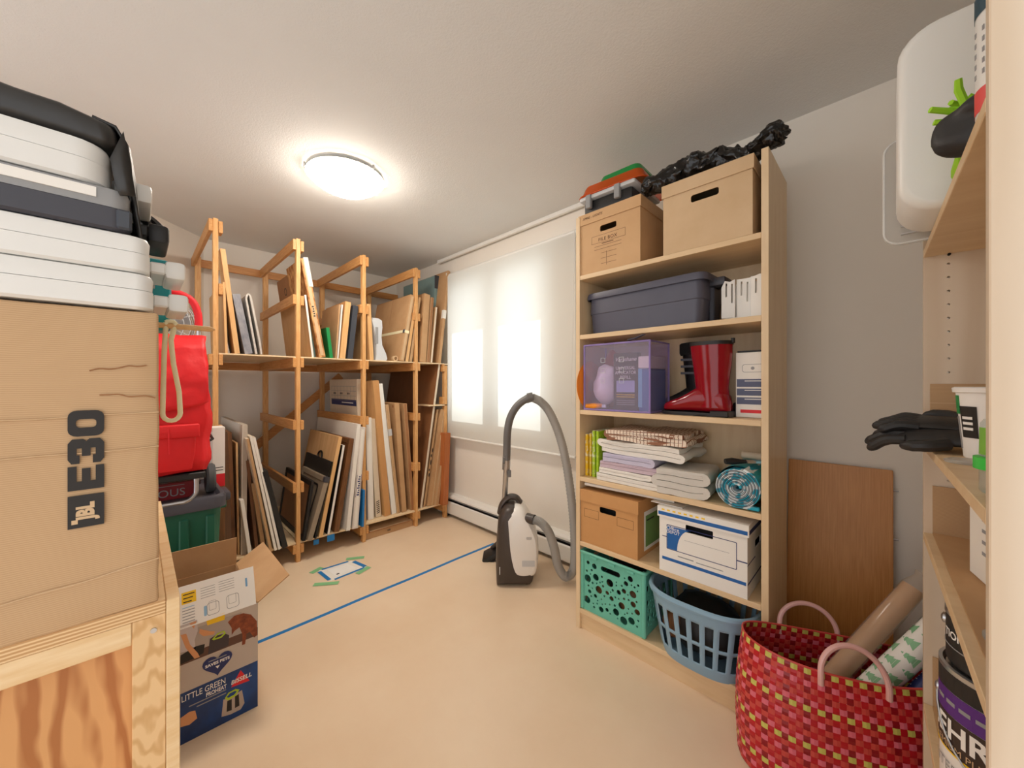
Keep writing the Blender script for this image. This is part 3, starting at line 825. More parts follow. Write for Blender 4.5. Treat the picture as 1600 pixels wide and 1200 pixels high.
# carton with brown and teal print in the second upper bay
r = thing('teal_carton', 'brown and teal printed carton tilted behind the second post', 'carton', (-2.87, .889, SH + .004), rot=(math.radians(7.5), 0, 0), group=G2)
MB().box(-.62, -.12, -.009, .009, 0, .64, bevel=.002).obj('carton_body', 'card_dark', r)
MB().box(-.12, 0, -.009, .009, 0, .64, bevel=.002).obj('teal_end', plain('teal grey card', (112, 142, 136), .6), r)
MB().box(-.30, -.24, -.0102, -.009, .0, .64).obj('packing_tape', 'card_orange', r)
plate('box_print', circ(-.42, .53, .03), [circ(-.42, .53, .022)], .0006, 'print_black', r, frame_m((0, -.0094, 0), *FY))
for k in range(3):
    decal('box_print', rect(-.44 + .004 * k, .40 + .03 * k, -.40, .415 + .03 * k), 'print_black', r, frame_m((0, -.0094, 0), *FY))
# slim reddish timber board by the window wall, on the floor
r, h, t2 = board('reddish_board', 'reddish timber board standing at the window end of the rack', 'board', (696, 783), (700, 677), 8, .5, LOW, 'red_wood', 'panel', -2.74, 'red_wood')
r['group'] = G1
# moulded foam seat on the upper shelf
fs = thing('foam_cushion', 'pale grey padded seat back with a rounded top on the upper shelf', 'seat', (XF - .02, 1.30, SH))
sec = [(-.012, .0), (-.004, .05), (-.006, .16), (-.03, .27), (-.05, .325), (-.035, .345), (.02, .35), (.055, .335), (.06, .28), (.05, .2), (.058, .13), (.10, .06), (.115, .015), (.10, .0)]
rings = []
for k in range(9):
    x = -.30 * k / 8
    f = 1 - .25 * (abs(k - 4) / 4) ** 3
    rings.append([Vector((x, .025 + q[0] * f, q[1] * (1 - .06 * (abs(k - 4) / 4) ** 2))) for q in sec])
MB().ring_loft(rings).obj('padded_shell', 'foam_white', fs, True, 60)
MB().box(-.005, .003, .012, .035, .13, .26, bevel=.002).obj('grey_inset', 'grey', fs)
# rolls of tape
def tape_roll(label, loc, r, w, mat, rot):
    o = thing('tape_roll', label, 'tape', loc, rot=rot)
    m = MB().ring_loft([[Vector((rr * math.cos(a), y, rr * math.sin(a))) for a in [2 * PI * k / 20 for k in range(20)]] for rr, y in ((r, -w / 2), (r, w / 2), (r * .72, w / 2), (r * .72, -w / 2), (r, -w / 2))], (False, False))
    m.obj('tape_coil', mat, o, True)
    m = MB().ring_loft([[Vector((rr * math.cos(a), y, rr * math.sin(a))) for a in [2 * PI * k / 20 for k in range(20)]] for rr, y in ((r * .72, -w / 2), (r * .72, w / 2), (r * .62, w / 2), (r * .62, -w / 2), (r * .72, -w / 2))], (False, False))
    m.obj('core', 'card_light', o, True)
    return o
q = at_x(617, 555, XF - .045)
tape_roll('small tan tape roll beside the pale grey padded seat', (q.x, q.y, SH + .023), .023, .03, 'card_light', (0, 0, PI / 2))
q = at_x(649, 555, XF - .045)
tape_roll('grey duct tape roll at the foot of the fourth post', (q.x - .02, q.y + .005, SH + .038), .038, .05, 'grey', (0, 0, PI / 2 + .6))
q = at_x(658, 555, XF - .045)
tape_roll('white tape roll next to the grey duct tape', (q.x + .01, q.y + .012, SH + .02), .02, .03, 'white_plastic', (0, 0, PI / 2 - .2))
# teal box on top of the tall carton's end of the rack
q = at_y(690, 417, 1.99)
r = thing('teal_box', 'slim teal box standing behind the tallest carton, near the ceiling', 'box', (-3.25, 1.965, SH))
MB().box(-.28, .30, -.022, .022, 0, .82, bevel=.003).obj('box_body', plain('pale teal card', (128, 156, 156), .6), r)
MB().box(.296, .302, -.023, .023, 0.70, .822).obj('end_cap', 'slate', r)
# flattened cartons lying on the floor under the rack
r = thing('flattened_carton', 'flattened brown cartons box lying on the floor under the rack', 'carton', (-2.83, 1.43, 0), rz=.02)
r['label'] = 'flat brown carton lying on the floor under the rack'
MB().box(-.55, .0, -.20, .22, 0, .05, bevel=.003).obj('carton_body', 'card_flat', r)
MB().box(-.5, .012, -.19, .18, .0505, .055).obj('loose_flap', 'card_dark', r)
MB().box(-.45, .004, -.16, .20, .056, .061).obj('inner_sheet', 'card_light', r)
for k in range(4):
    decal('recycling_mark', rect(-.012 + .007 * k, .019, -.008 + .007 * k, .033), 'print_black', r, frame_m((.0004, 0, 0), *FX))

# ------------------------------------------------------------------ tall birch bookcase
BX0, BX1, BY0, BY1 = -1.086, -0.286, 1.534, 1.865
bc = thing('bookcase', 'tall open birch bookcase without a top, filled with household things', 'bookcase', ((BX0 + BX1) / 2, BY0, 0))
W2 = 0.40; BD = BY1 - BY0
for s in (-1, 1):
    MB().box(min(s * W2, s * (W2 - .022)), max(s * W2, s * (W2 - .022)), 0, BD, 0, 2.018, bevel=.001).obj('side_panel', 'birch', bc)
MB().box(-W2 + .0225, W2 - .0225, BD - .006, BD, .09, 2.01).obj('back_panel', 'birch', bc)
SHELF = [1.73, 1.44, 1.073, .746, .43, .10]
for z in SHELF:
    MB().box(-W2 + .0225, W2 - .0225, .001, BD - .0065, z - .021, z, bevel=.001).obj('shelf', 'birch_shelf', bc)
MB().box(-W2 + .0225, W2 - .0225, .012, .028, 0, .0785).obj('plinth', 'birch_shelf', bc)
def on_shelf(x, k, Y=None):
    """X of a photograph column on the plane at depth Y"""
    return at_y(x, 600, Y or BY0).x

def file_box(name, label, x0, w, d, h, y0, z0, mat, rz=0.0, lid=.05, hole_w=.085):
    r = thing(name, label, 'box', (x0, y0, z0), rz)
    t = .004
    plate('front_wall', rect(0, 0, w, h - .004), [rrect(w / 2 - hole_w / 2, h * .64, w / 2 + hole_w / 2, h * .64 + .028, .008)], t, mat, r, frame_m((0, t / 2, 0), *FY))
    MB().box(0, t, t + .0005, d - t, 0, h - .004).obj('side_wall', mat, r)
    MB().box(w - t, w, t + .0005, d - t, 0, h - .004).obj('side_wall', mat, r)
    MB().box(0, w, d - t, d, 0, h - .004).obj('back_wall', mat, r)
    MB().box(t, w - t, t + .0005, d - t, 0, t).obj('bottom', mat, r)
    MB().box(.02, w - .02, .05, d - .03, .01, h * .72).obj('papers', 'dark', r)  # void-dark block paints the inner shade seen through the hand hole
    e = .005
    lm = MB().box(-e, w + e, -e, d + e, h - .003, h + .001)
    lm.box(-e, w + e, -e, -e + .003, h - lid, h - .003).box(-e, w + e, d + e - .003, d + e, h - lid, h - .003)
    lm.box(-e, -e + .003, -e + .003, d + e - .003, h - lid, h - .003).box(w + e - .003, w + e, -e + .003, d + e - .003, h - lid, h - .003)
    lm.obj('lid', mat, r)
    return r
# top row: two kraft file boxes
r = file_box('file_box', 'kraft file box printed FILE BOX on the top shelf of the bookcase', -1.070, .315, .30, .292, BY0 + .008, 1.7305, 'card_orange')
FB = lambda x, z: frame_m((x, -.0004, z), *FY)
MT['kraft_box'] = two('tan kraft board', (200, 158, 112), (212, 172, 126), .7, 4, (1, 1, 1), .3, .7)
for c in r.children:
    if c.data.materials[0].name.startswith('orange kraft'): c.data.materials[0] = MT['kraft_box']
lettering('box_print', 'FILE BOX', .022, 'print_brown', r, FB(.155, .150), 1.0, spacing=1.1)
plate('print_outline', rect(.07, .136, .245, .172), [rect(.071, .137, .244, .171)], .0004, 'print_brown', r, FB(0, 0))
decal('print_line', rect(.125, .1285, .185, .1315), 'print_brown', r, FB(0, 0))
for k, z in enumerate((.12, .105)):
    decal('print_line', rect(.085, z, .225, z + .0012), 'print_brown', r, FB(0, 0))
for k, z in enumerate((.085, .06, .035)):
    decal('print_line', rect(.12, z, .20, z + .0012), 'print_brown', r, FB(0, 0))
decal('print_line', rect(.149, .025, .1502, .09), 'print_brown', r, FB(0, 0))
lettering('handwriting', 'XMAS - LIGHTS', .016, 'print_brown', r, frame_m((.075, -.0056, .27), *FY), 1.0, shear=.3)
r = file_box('file_box', 'plain kraft file box at the right end of the top shelf, under the black bag', -.652, .318, .30, .282, BY0 + .002, 1.7305, 'card_light', hole_w=.10)
# black organiser case with grey latches, amber tray, green tray on the printed box
tz = 1.7305 + .2935
r = thing('organiser_case', 'black organiser case with grey latches and clear lid on the printed file box', 'case', (-.93, 1.69, tz), .03)
MB().box(-.125, .125, -.135, .12, 0, .065, bevel=.012, seg=2).obj('case_body', 'black', r, True)
MB().box(-.145, .145, -.15, .135, .066, .088, bevel=.01, seg=2).obj('clear_lid', 'light_grey', r, True)
for x in (-.09, .06):
    MB().box(x - .014, x + .014, -.158, -.136, .022, .086, bevel=.003).obj('latch', 'grey', r)
r = thing('amber_tray', 'amber orange plastic tray upside down on the organiser case', 'tray', (-.92, 1.69, tz + .0885), .06)
def tray(r, w, d, h, mat, name='tray_shell'):
    rings = []
    for s, z in ((1.0, 0), (.985, .006), (.90, h * .8), (.86, h), ):
        rings.append([Vector((x, y, z)) for x, y in rrect(-w * s, -d * s, w * s, d * s, .035 * s, 6)])
    MB().ring_loft(rings, (False, True)).obj(name, mat, r, True, 50)
    rim = [Vector((x, y, .003)) for x, y in rrect(-w - .004, -d - .004, w + .004, d + .004, .037, 6)]
    MB().tube(rim + [rim[0]], .004, 6).obj('rim', mat, r, True)
tray(r, .165, .14, .055, 'amber')
r = thing('green_tray', 'small green plastic tray on top of the amber tray', 'tray', (-.90, 1.70, tz + .146), .02)
tray(r, .115, .10, .045, 'green_clear')
# black bin bag draped over the plain box and the bookcase side
pts = [(-.748, 1.575, tz + .012), (-.71, 1.57, tz + .030), (-.63, 1.60, tz + .040), (-.54, 1.62, tz + .050), (-.46, 1.62, tz + .052), (-.39, 1.60, tz + .030), (-.345, 1.59, tz + .022), (-.305, 1.58, tz + .032), (-.268, 1.57, tz + .045), (-.243, 1.565, tz + .036)]
rad = [.018, .042, .058, .066, .060, .036, .030, .040, .044, .016]
NS = 12
sp_ = spline(pts, NS)
rr_ = [rad[min(i // NS, len(rad) - 1)] * (1 - (i % NS) / NS) + rad[min(i // NS + 1, len(rad) - 1)] * (i % NS) / NS for i in range(len(sp_))]
m = MB().tube(sp_, rr_, 48, lump=.35, freq=22, squash=((0, 0, 1), .80))
m.noise(.012, 34).noise(.006, 85).noise(.0025, 190)
bag = solo('bin_bag', m, 'black_gloss', 'crumpled glossy black plastic bag draped across the plain file box', 'bag', smooth=True, angle=60)
# second row: slate tote
def tote(r, w, d, h, mat, taper=.86, rim=.02, handle=None, lidmat=None, wall=.004):
    def sec(sx, sy, z, rad): return [Vector((x, y, z)) for x, y in rrect(-w / 2 * sx, -d / 2 * sy, w / 2 * sx, d / 2 * sy, rad, 5)]
    tx = taper; ty = 1 - (1 - taper) * w / d * .6
    rings = [sec(tx, ty, 0, .03), sec(tx + (1 - tx) * .48, ty + (1 - ty) * .48, h * .48, .033), sec(tx + (1 - tx) * .52 + .012, ty + (1 - ty) * .52 + .016, h * .495, .034), sec(.97, .97, h * .93, .036)]
    MB().ring_loft(rings, (True, False)).obj('tub', mat, r, True, 25)
    rr = [sec(1.02, 1.03, h * .84, .04), sec(1.03, 1.045, h * .845, .04), sec(1.035, 1.05, h * .93, .04), sec(1.02, 1.03, h * .985, .04), sec(.97, .96, h, .036), sec(.96, .95, h * .95, .03)]
    MB().ring_loft(rr, (False, True)).obj('lid' if lidmat else 'rim', lidmat or mat, r, True, 40)
r = thing('storage_tote', 'slate grey plastic tote with rim and end handle on the second shelf', 'tote', (-.775, 1.70, 1.4405), -.035)
tote(r, .55, .26, .205, 'tote_grey', .93)
MB().box(.262, .325, -.045, .045, .155, .19, bevel=.008, seg=2).obj('end_handle', 'dark_grey', r, True)
MB().box(.262, .282, -.035, .035, .0, .155, bevel=.004).obj('end_rib', 'dark_grey', r)
MB().box(-.325, -.262, -.045, .045, .155, .19, bevel=.008, seg=2).obj('end_handle', 'dark_grey', r, True)
# white slotted brackets
r = thing('bracket_bundle', 'bundle of white slotted metal brackets beside the slate tote', 'brackets', (-.40, 1.64, 1.4405))
for k in range(3):
    x0 = -.062 + k * .050
    z0 = .018 if k < 2 else 0
    plate('bracket', [(x0, z0), (x0 + .047, z0), (x0 + .047, .165), (x0 + .03, .158 + .006 * k), (x0 + .012, .165), (x0, .14 if k == 0 else .165)], [rrect(x0 + .014, .10, x0 + .02, .155, .002, 2), rrect(x0 + .034, .075, x0 + .040, .15, .002, 2)], .010, 'white_paint', r, frame_m((0, .012 * (k % 2), 0), *FY))
MB().box(-.055, .085, .018, .05, 0, .15, bevel=.004).obj('inner_stack', 'canvas_white', r)
MB().box(-.05, .08, -.006, .018, 0, .017).obj('paper_wrap', 'paper', r)
# third row: clear lilac bin with its contents
zx = 1.0735
r = thing('clear_bin', 'clear lilac plastic bin holding cloths and packets, third shelf', 'bin', (-1.048, BY0 + .012, zx))
bw, bd, bh = .335, .20, .315
t = .003
MB().box(0, bw, 0, t, 0, bh).obj('front_wall', 'purple_clear', r)
MB().box(0, t, t, bd, 0, bh).obj('side_wall', 'purple_clear', r)
MB().box(bw - t, bw, t, bd, 0, bh).obj('side_wall', 'purple_clear', r)
MB().box(0, bw, bd - t, bd, 0, bh).obj('back_wall', 'purple_clear', r)
MB().box(0, bw, 0, bd, -.0003, t).obj('bottom', 'purple_clear', r)
MT['lilac_edge'] = plain('lilac plastic edge', (150, 132, 190), .25)
for x in (.002, bw - .002):
    for y in (.002, bd - .002): MB().tube([(x, y, 0), (x, y, bh)], .0045, 6).obj('moulded_edge', 'lilac_edge', r)
for z in (.004, bh - .002):
    MB().tube([(0, .002, z), (bw, .002, z)], .0045, 6).obj('moulded_edge', 'lilac_edge', r)
    MB().tube([(bw - .002, 0, z), (bw - .002, bd, z)], .0045, 6).obj('moulded_edge', 'lilac_edge', r)
for k in range(3):
    for j in range(2):
        plate('embossed_square', rect(.095 + j * .095, .13 + k * .048, .118 + j * .095, .153 + k * .048), [rect(.097 + j * .095, .132 + k * .048, .116 + j * .095, .151 + k * .048)], .0008, 'light_grey', r, frame_m((0, -.0006, 0), *FY))
def blob(center, rx, ry, rz_, amp, freq, n=14, m_=10):
    mb = MB(); rings = []
    for i in range(m_ + 1):
        th = PI * (i + .02) / (m_ + .04)
        rings.append([Vector((rx * math.sin(th) * math.cos(2 * PI * k / n), ry * math.sin(th) * math.sin(2 * PI * k / n), -rz_ * math.cos(th))) for k in range(n)])
    mb.ring_loft(rings)
    mb.noise(amp, freq)
    bmesh.ops.translate(mb.bm, verts=mb.bm.verts[:], vec=Vector(center))
    return mb
cx0 = -1.048; cy0 = BY0 + .012
c_ = blob((cx0 + .085, cy0 + .075, zx + .125), .072, .06, .10, .02, 18)
solo('cloth_bundle', c_, plain('pinkish white cloth', (250, 240, 246), .95), 'fluffy pinkish white cloth bundle inside the clear bin', 'cloth', smooth=True, angle=60)
r = thing('applicator_packet', 'black applicator refill packet standing inside the clear bin', 'packet', (cx0 + .205, cy0 + .03, zx + .004))
MB().box(-.062, .062, 0, .03, 0, .265, bevel=.004).obj('packet_body', 'print_black', r)
PF = lambda z, x=0: frame_m((x, -.0008, z), *FY)
lettering('packet_print', 'Varathane', .026, 'print_white', r, PF(.235), shear=.3)
lettering('packet_print', 'UNIVERSAL', .021, 'print_white', r, PF(.195), .92)
lettering('packet_print', 'APPLICATOR', .021, 'print_white', r, PF(.174), .85)
lettering('packet_print', 'REFILL', .021, 'print_white', r, PF(.153), .92)
decal('packet_window', rect(-.045, .085, .045, .138), plain('pale blue print', (170, 176, 220), .5), r, PF(0))
for z in (.072, .062, .045, .036, .027):
    decal('packet_line', rect(-.045, z, .045, z + .003), 'print_yellow' if z > .05 else 'print_grey', r, PF(0))
r = thing('blue_packet', 'blue and white packet behind the right side of the clear bin', 'packet', (cx0 + .295, cy0 + .08, zx + .004))
r['label'] = 'blue and white packet inside the clear bin, right of the black packet'
MB().box(-.022, .03, -.06, .105, 0, .19, bevel=.005).obj('packet_body', 'print_blue', r)
MB().box(-.024, .031, -.0615, .106, .191, .245, bevel=.004).obj('packet_top', 'paper', r)
MB().box(-.023, -.005, -.0612, -.06, 0.02, .19).obj('pale_stripe', plain('pale blue stripe', (110, 180, 220), .5), r)
solo('red_cloth', blob((cx0 + .07, cy0 + .152, zx + .155), .06, .032, .145, .015, 14), plain('dull red cloth', (150, 48, 52), .9), 'dull red cloth pushed to the back of the clear bin', 'cloth', smooth=True, angle=60)
r = thing('orange_scraper', 'small orange plastic scraper on the bottom of the clear bin', 'scraper', (cx0 + .055, cy0 + .010, zx + .0195), .05)
MB().tube([(-.045, .0, 0), (0.0, 0, .002), (.04, .002, .004)], [.011, .015, .009], 10).obj('grip', plain('orange plastic', (244, 150, 30), .4), r, True)
MB().box(.04, .06, -.004, .008, -.004, .01).obj('blade', 'steel', r)
# orange ring on the left end
r = thing('orange_disc', 'bright orange plastic disc on edge beside the clear bin', 'disc', (-1.058, 1.62, zx))
m = MB().lathe([(.115, -.003), (.12, 0), (.115, .003)], 32, frame_m((0, 0, .12), (0, 1, 0), (0, 0, 1)))
m.obj('disc_plate', plain('bright orange plastic', (255, 140, 30), .4), r, True)
MB().lathe([(.03, .003), (.028, .0042)], 20, frame_m((0, 0, .12), (0, 1, 0), (0, 0, 1))).obj('hub', 'card_orange', r, True)
# red rubber boot
def boot(r, mats, hshaft, trim=True):
    n = 24
    def ell(cx, rx, ry, z, tilt=0.0):
        return [Vector((cx + rx * math.cos(2 * PI * k / n), ry * math.sin(2 * PI * k / n), z + tilt * math.cos(2 * PI * k / n))) for k in range(n)]
    S_ = [ell(.035, .060, .044, .035), ell(.034, .060, .043, .07), ell(.030, .060, .043, .11, .006), ell(.030, .064, .047, .15, .004), ell(.030, .070, .054, .20), ell(.028, .075, .058, hshaft * .85), ell(.026, .078, .060, hshaft)]
    S_ += [ell(.026, .075, .057, hshaft), ell(.028, .070, .054, hshaft - .06)]
    MB().ring_loft(S_, (True, True)).obj('shaft', mats[0], r, True, 60)
    # foot from heel to toe along -x
    rings = []
    for x, hw, zt in ((.098, .018, .055), (.092, .032, .085), (.07, .04, .105), (.02, .042, .115), (-.02, .042, .115), (-.055, .043, .092), (-.09, .046, .072), (-.12, .046, .062), (-.145, .038, .052), (-.158, .022, .040), (-.163, .008, .03)):
        z0 = .016
        ring = []
        for k in range(n):
            a = 2 * PI * k / n
            cy = hw * math.copysign(abs(math.cos(a)) ** .75, math.cos(a))
            zz = z0 + (zt - z0) * (.5 + .5 * math.copysign(abs(math.sin(a)) ** .75, math.sin(a)))
            ring.append(Vector((x, cy, zz)))
        rings.append(ring)
    MB().ring_loft(rings).obj('foot', mats[0], r, True, 70)
    so = []
    for a in [2 * PI * k / 32 for k in range(32)]:
        x = -.033 + .137 * math.cos(a); w = (.046 if x < -.04 else .041) * math.copysign(abs(math.sin(a)) ** .6, math.sin(a))
        so.append((x, w))
    m = MB().prism([(x, y) for x, y in so], .014)
    for v in m.bm.verts:
        if -.03 < v.co.x < .03 and v.co.z < .001: v.co.z += .006
    m.obj('sole', mats[1], r)
    MB().box(.035, .103, -.036, .036, 0, .024, bevel=.004).obj('heel', mats[1], r)
    if trim:
        MB().ring_loft([ell(.026, .0795, .0615, hshaft - .008), ell(.026, .0795, .0615, hshaft + .006), ell(.026, .073, .055, hshaft + .006), ell(.026, .073, .055, hshaft - .004)], (False, False)).obj('top_band', mats[2], r, True)
        MB().box(.10, .112, -.006, .006, hshaft - .004, hshaft + .016, bevel=.002).obj('pull_tab', mats[2], r)
    return r
r = thing('rubber_boot', 'glossy red rubber boot with a black rim, toe pointing left', 'boot', (-.515, 1.60, zx), -.10)
r['label'] = 'glossy red rubber boot with a black rim on the third shelf'
boot(r, ('boot_red', 'rubber', 'black'), .285)
r = thing('winter_boot', 'dark black winter boot standing behind the red rubber boot', 'boot', (-.622, 1.796, zx), 0)
boot(r, ('black', 'rubber', 'black'), .31, False)
MB().lathe([(.083, 0), (.087, .01), (.087, .05), (.08, .055)], 20, Matrix.Translation((.026, 0, .258)) @ Matrix.Diagonal((1, .70, 1, 1)), cap=(False, False)).obj('cuff', plain('black fleece', (22, 20, 20), .95, .1, 80, bump=.8, bscale=120), r, True)
for z in (.17, .20, .23):
    MB().box(-.035, .03, -.062, -.044, z, z + .010).obj('strap', 'dark_grey', r)
solo('shoe_tongue', MB().box(-.435, -.37, 1.66, 1.74, zx, zx + .055, bevel=.015, seg=2), 'black', 'small black pouch lying between the red boot and white box', 'pouch', smooth=True)
# white box with navy bands
r = thing('striped_box', 'white box with navy bands and red stripe at the shelf end', 'box', (-.345, 1.615, zx + .0003))
MB().box(-.062, .034, 0, .16, 0, .245, bevel=.002).obj('carton_body', 'paper', r)
MB().box(-.058, .03, .005, .155, .246, .252, bevel=.001).obj('open_flap', 'black', r)
PF = lambda z: frame_m((-.062, -.0006, z), *FY)
for z, hz in ((.115, .03), (.083, .026), (.05, .026)):
    decal('navy_band', rect(.004, 0, .096, hz), plain('slate navy print', (86, 92, 120), .5), r, PF(z))
    decal('band_text', rect(.03, hz * .7, .09, hz * .8), 'print_white', r, frame_m((-.062, -.0010, z), *FY))
decal('red_stripe', rect(.016, .018, .096, .03), 'print_red', r, PF(0))
plate('printed_badge', rrect(.022, .17, .09, .20, .008), [rrect(.0235, .1715, .0885, .1985, .007)], .0004, 'print_grey', r, PF(0))
decal('badge_dot', circ(.056, .185, .006), 'print_grey', r, PF(0))
# loose strap hanging from the shelf above
sm = MB(); ribbon(sm, [(-.80, 0), (-.77, .004), (-.745, .012), (-.725, .018)], .003, 1.50, 1.52, 2)
bmesh.ops.translate(sm.bm, verts=sm.bm.verts[:], vec=Vector((.0, .01, 1.393)))
solo('loose_strap', sm, 'dark_grey', 'short dark strap end poking out above the clear bin', 'strap')

# fourth row: booklets, towels, rolled mat, brush
z4 = .7465
for k, (x, w, h, c1, c2, lb) in enumerate((
    (-1.052, .014, .205, (246, 200, 30), (250, 240, 210), 'bright yellow patterned booklet at the left end of the towel shelf'),
    (-1.030, .010, .21, (226, 190, 40), (250, 236, 180), 'thin mustard patterned booklet second from the bookcase side'),
    (-1.012, .014, .225, (176, 206, 40), (236, 240, 210), 'pale lime booklet third from the bookcase side'),
    (-.990, .012, .225, (158, 196, 24), (190, 214, 80), 'bright green booklet touching the towel pile'))):
    r = thing('booklet', lb, 'booklet', (x, 1.575, z4), 0, 'booklets on the towel shelf')
    mt = two('booklet print %d' % k, c1, c2, .5, 34, (1, 1, 1), .5, .6)
    MB().box(-w / 2, w / 2, 0, .15, 0, h).obj('cover', mt, r)
    MB().box(-w / 2 + .0015, w / 2 - .0015, .001, .151, .002, h + .0008).obj('pages', 'paper', r)
MT['check'] = None
def check_mat():
    m, nt, p, out = _base('checked tea towel')
    v = _mapped(nt, (1, 1, 1))
    sep = nt.nodes.new('ShaderNodeSeparateXYZ'); nt.links.new(v, sep.inputs[0])
    outs = []
    for ax in ('X', 'Y', 'Z'):
        mm = nt.nodes.new('ShaderNodeMath'); mm.operation = 'MULTIPLY'; mm.inputs[1].default_value = 62 if ax != 'Z' else 90
        nt.links.new(sep.outputs[ax], mm.inputs[0])
        fr = nt.nodes.new('ShaderNodeMath'); fr.operation = 'FRACT'; nt.links.new(mm.outputs[0], fr.inputs[0])
        lt = nt.nodes.new('ShaderNodeMath'); lt.operation = 'LESS_THAN'; lt.inputs[1].default_value = .2
        nt.links.new(fr.outputs[0], lt.inputs[0]); outs.append(lt.outputs[0])
    a = nt.nodes.new('ShaderNodeMath'); a.operation = 'MAXIMUM'
    nt.links.new(outs[0], a.inputs[0]); nt.links.new(outs[1], a.inputs[1])
    nt.links.new(_mix(nt, a.outputs[0], lin((238, 220, 200)), lin((150, 104, 80))), p.inputs['Base Color'])
    p.inputs['Roughness'].default_value = .95
    return m
MT['check'] = check_mat()
def towel(label, x0, w, d, y0, z0, layers, gap, mat, seed, rz=0.0, amp=.004, cat='towel', thick=None):
    m = MB()
    ribbon(m, fold_path(w, layers, gap, 0, gap * .5), (thick or gap * .92), 0, d, 8)
    m.noise(amp, 14, seed).noise(amp * .4, 45, seed)
    r = thing('folded_towel', label, cat, (x0, y0, z0), rz, 'folded towels on the fourth shelf')
    m.obj('folded_cloth', mat, r, True, 60)
    e = MB(); ribbon(e, [(gap * .5 + w * .02, 0), (w * .3, .001), (w * .6, 0), (w * .93, .001)], .003, .0, .004, 1)
    bmesh.ops.translate(e.bm, verts=e.bm.verts[:], vec=Vector((0, -.002, gap * layers - gap * .5)))
    e.obj('hem', mat, r, True)
    return r
yb = BY0 + .012
towel('cream white towel at the bottom of the towel pile', -.985, .33, .26, yb, z4, 2, .016, 'towel_white', 1)
towel('thin white towel second from the bottom of the pile', -.970, .26, .25, yb + .006, z4 + .033, 2, .013, 'canvas_white', 2)
towel('mauve towel in the middle of the towel pile', -.975, .36, .25, yb + .012, z4 + .060, 2, .015, 'mauve', 3)
towel('lavender towel on the mauve towel', -.955, .25, .25, yb + .008, z4 + .091, 2, .019, 'lavender', 4)
towel('thick white towel just below the checked tea towels', -.975, .39, .25, yb + .016, z4 + .13, 3, .020, 'towel_white', 5, amp=.008)
towel('brown checked tea towel on top of the towel pile', -.945, .37, .25, yb + .02, z4 + .192, 3, .017, 'check', 6, amp=.012)
towel('thick pale grey towel folded on its own in front of the pile', -.69, .20, .22, BY0 - .004, z4, 4, .026, 'towel_grey', 8, rz=.12, amp=.005)
# rolled beach mat
r = thing('rolled_mat', 'rolled teal and white striped beach mat at the right end', 'mat', (-.385, BY0 + .004, z4 + .076))
r['label'] = 'rolled teal and white striped beach mat on the fourth shelf'
sp = [((.012 + .0098 * a / (2 * PI) * 1.0) * math.cos(a), (.012 + .0098 * a / (2 * PI)) * math.sin(a)) for a in [k * PI / 10 for k in range(125)]]
MT['mat'] = two('teal and white mat', (30, 160, 186), (226, 234, 236), .7, 38, (1, .3, 1), .47, .53, detail=1)
m = MB(); ribbon(m, sp, .0075, 0, .28, 2); m.obj('rolled_layers', 'mat', r, True, 50)
sp2 = [((.0135 + .0098 * (a - .45 * PI) / (2 * PI)) * math.cos(a), (.0135 + .0098 * (a - .45 * PI) / (2 * PI)) * math.sin(a)) for a in [k * PI / 10 for k in range(8, 124)]]
m = MB(); ribbon(m, [(x * .995, z * .995) for x, z in sp2], .0028, -.0012, .02, 1); m.obj('dark_backing', 'slate', r, True, 50)
m = MB().ring_loft([[Vector((.0755 * math.cos(a), y, .0755 * math.sin(a))) for a in [2 * PI * k / 28 for k in range(28)]] for y in (.03, .279)], (False, False))
m.obj('outer_cover', 'teal', r, True)
MB().box(-.01, .07, .002, .02, -.072, -.058, bevel=.003).obj('loose_end', 'mat', r)
# paint roller and brush on the mat
r = thing('paint_roller', 'cream paint roller sleeve lying on the rolled mat', 'roller', (-.36, 1.74, z4 + .1665))
MB().tube([(-.055, 0, 0), (.05, 0, 0)], .0145, 16).obj('sleeve', 'canvas_cream', r, True)
MB().tube([(.05, 0, 0), (.058, 0, 0)], .004, 8).obj('spindle', 'steel', r, True)
r = thing('paint_brush', 'paint brush with a black handle lying on the rolled mat', 'brush', (-.40, 1.575, z4 + .1645), rot=(0.0, 0, .75))
MB().tube([(-.035, 0, 0), (-.01, 0, .001), (.02, 0, 0), (.04, 0, 0)], [.010, .013, .009, .007], 10).obj('handle', 'black', r, True)
MB().box(.04, .07, -.014, .014, -.004, .004).obj('ferrule', 'steel', r)
MB().box(.07, .12, -.015, .015, -.004, .004).obj('bristles', plain('pale blue bristle', (150, 205, 225), .8), r)
# fifth row: kraft box, white printed box, white roll under the shelf
z5 = .4305
r = file_box('file_box', 'orange kraft file box with a green label on its side', -1.062, .295, .30, .255, BY0 + .008, z5, 'card_orange', lid=.055, hole_w=.085)
for x in (.02, .195):
    plate('label_box', rect(x, .125, x + .08, .165), [rect(x + .001, .126, x + .079, .164)], .0004, 'print_brown', r, frame_m((0, -.0004, 0), *FY))
SX = lambda o: frame_m(o, *FX)
decal('side_sheet', rect(.06, .02, .28, .195), 'paper', r, SX((.2955, 0, 0)))
decal('green_label', rect(.075, .035, .265, .175), plain('green label print', (110, 150, 84), .5), r, SX((.2959, 0, 0)))
decal('label_print', rect(.085, .15, .16, .156), 'print_black', r, SX((.2962, 0, 0)))
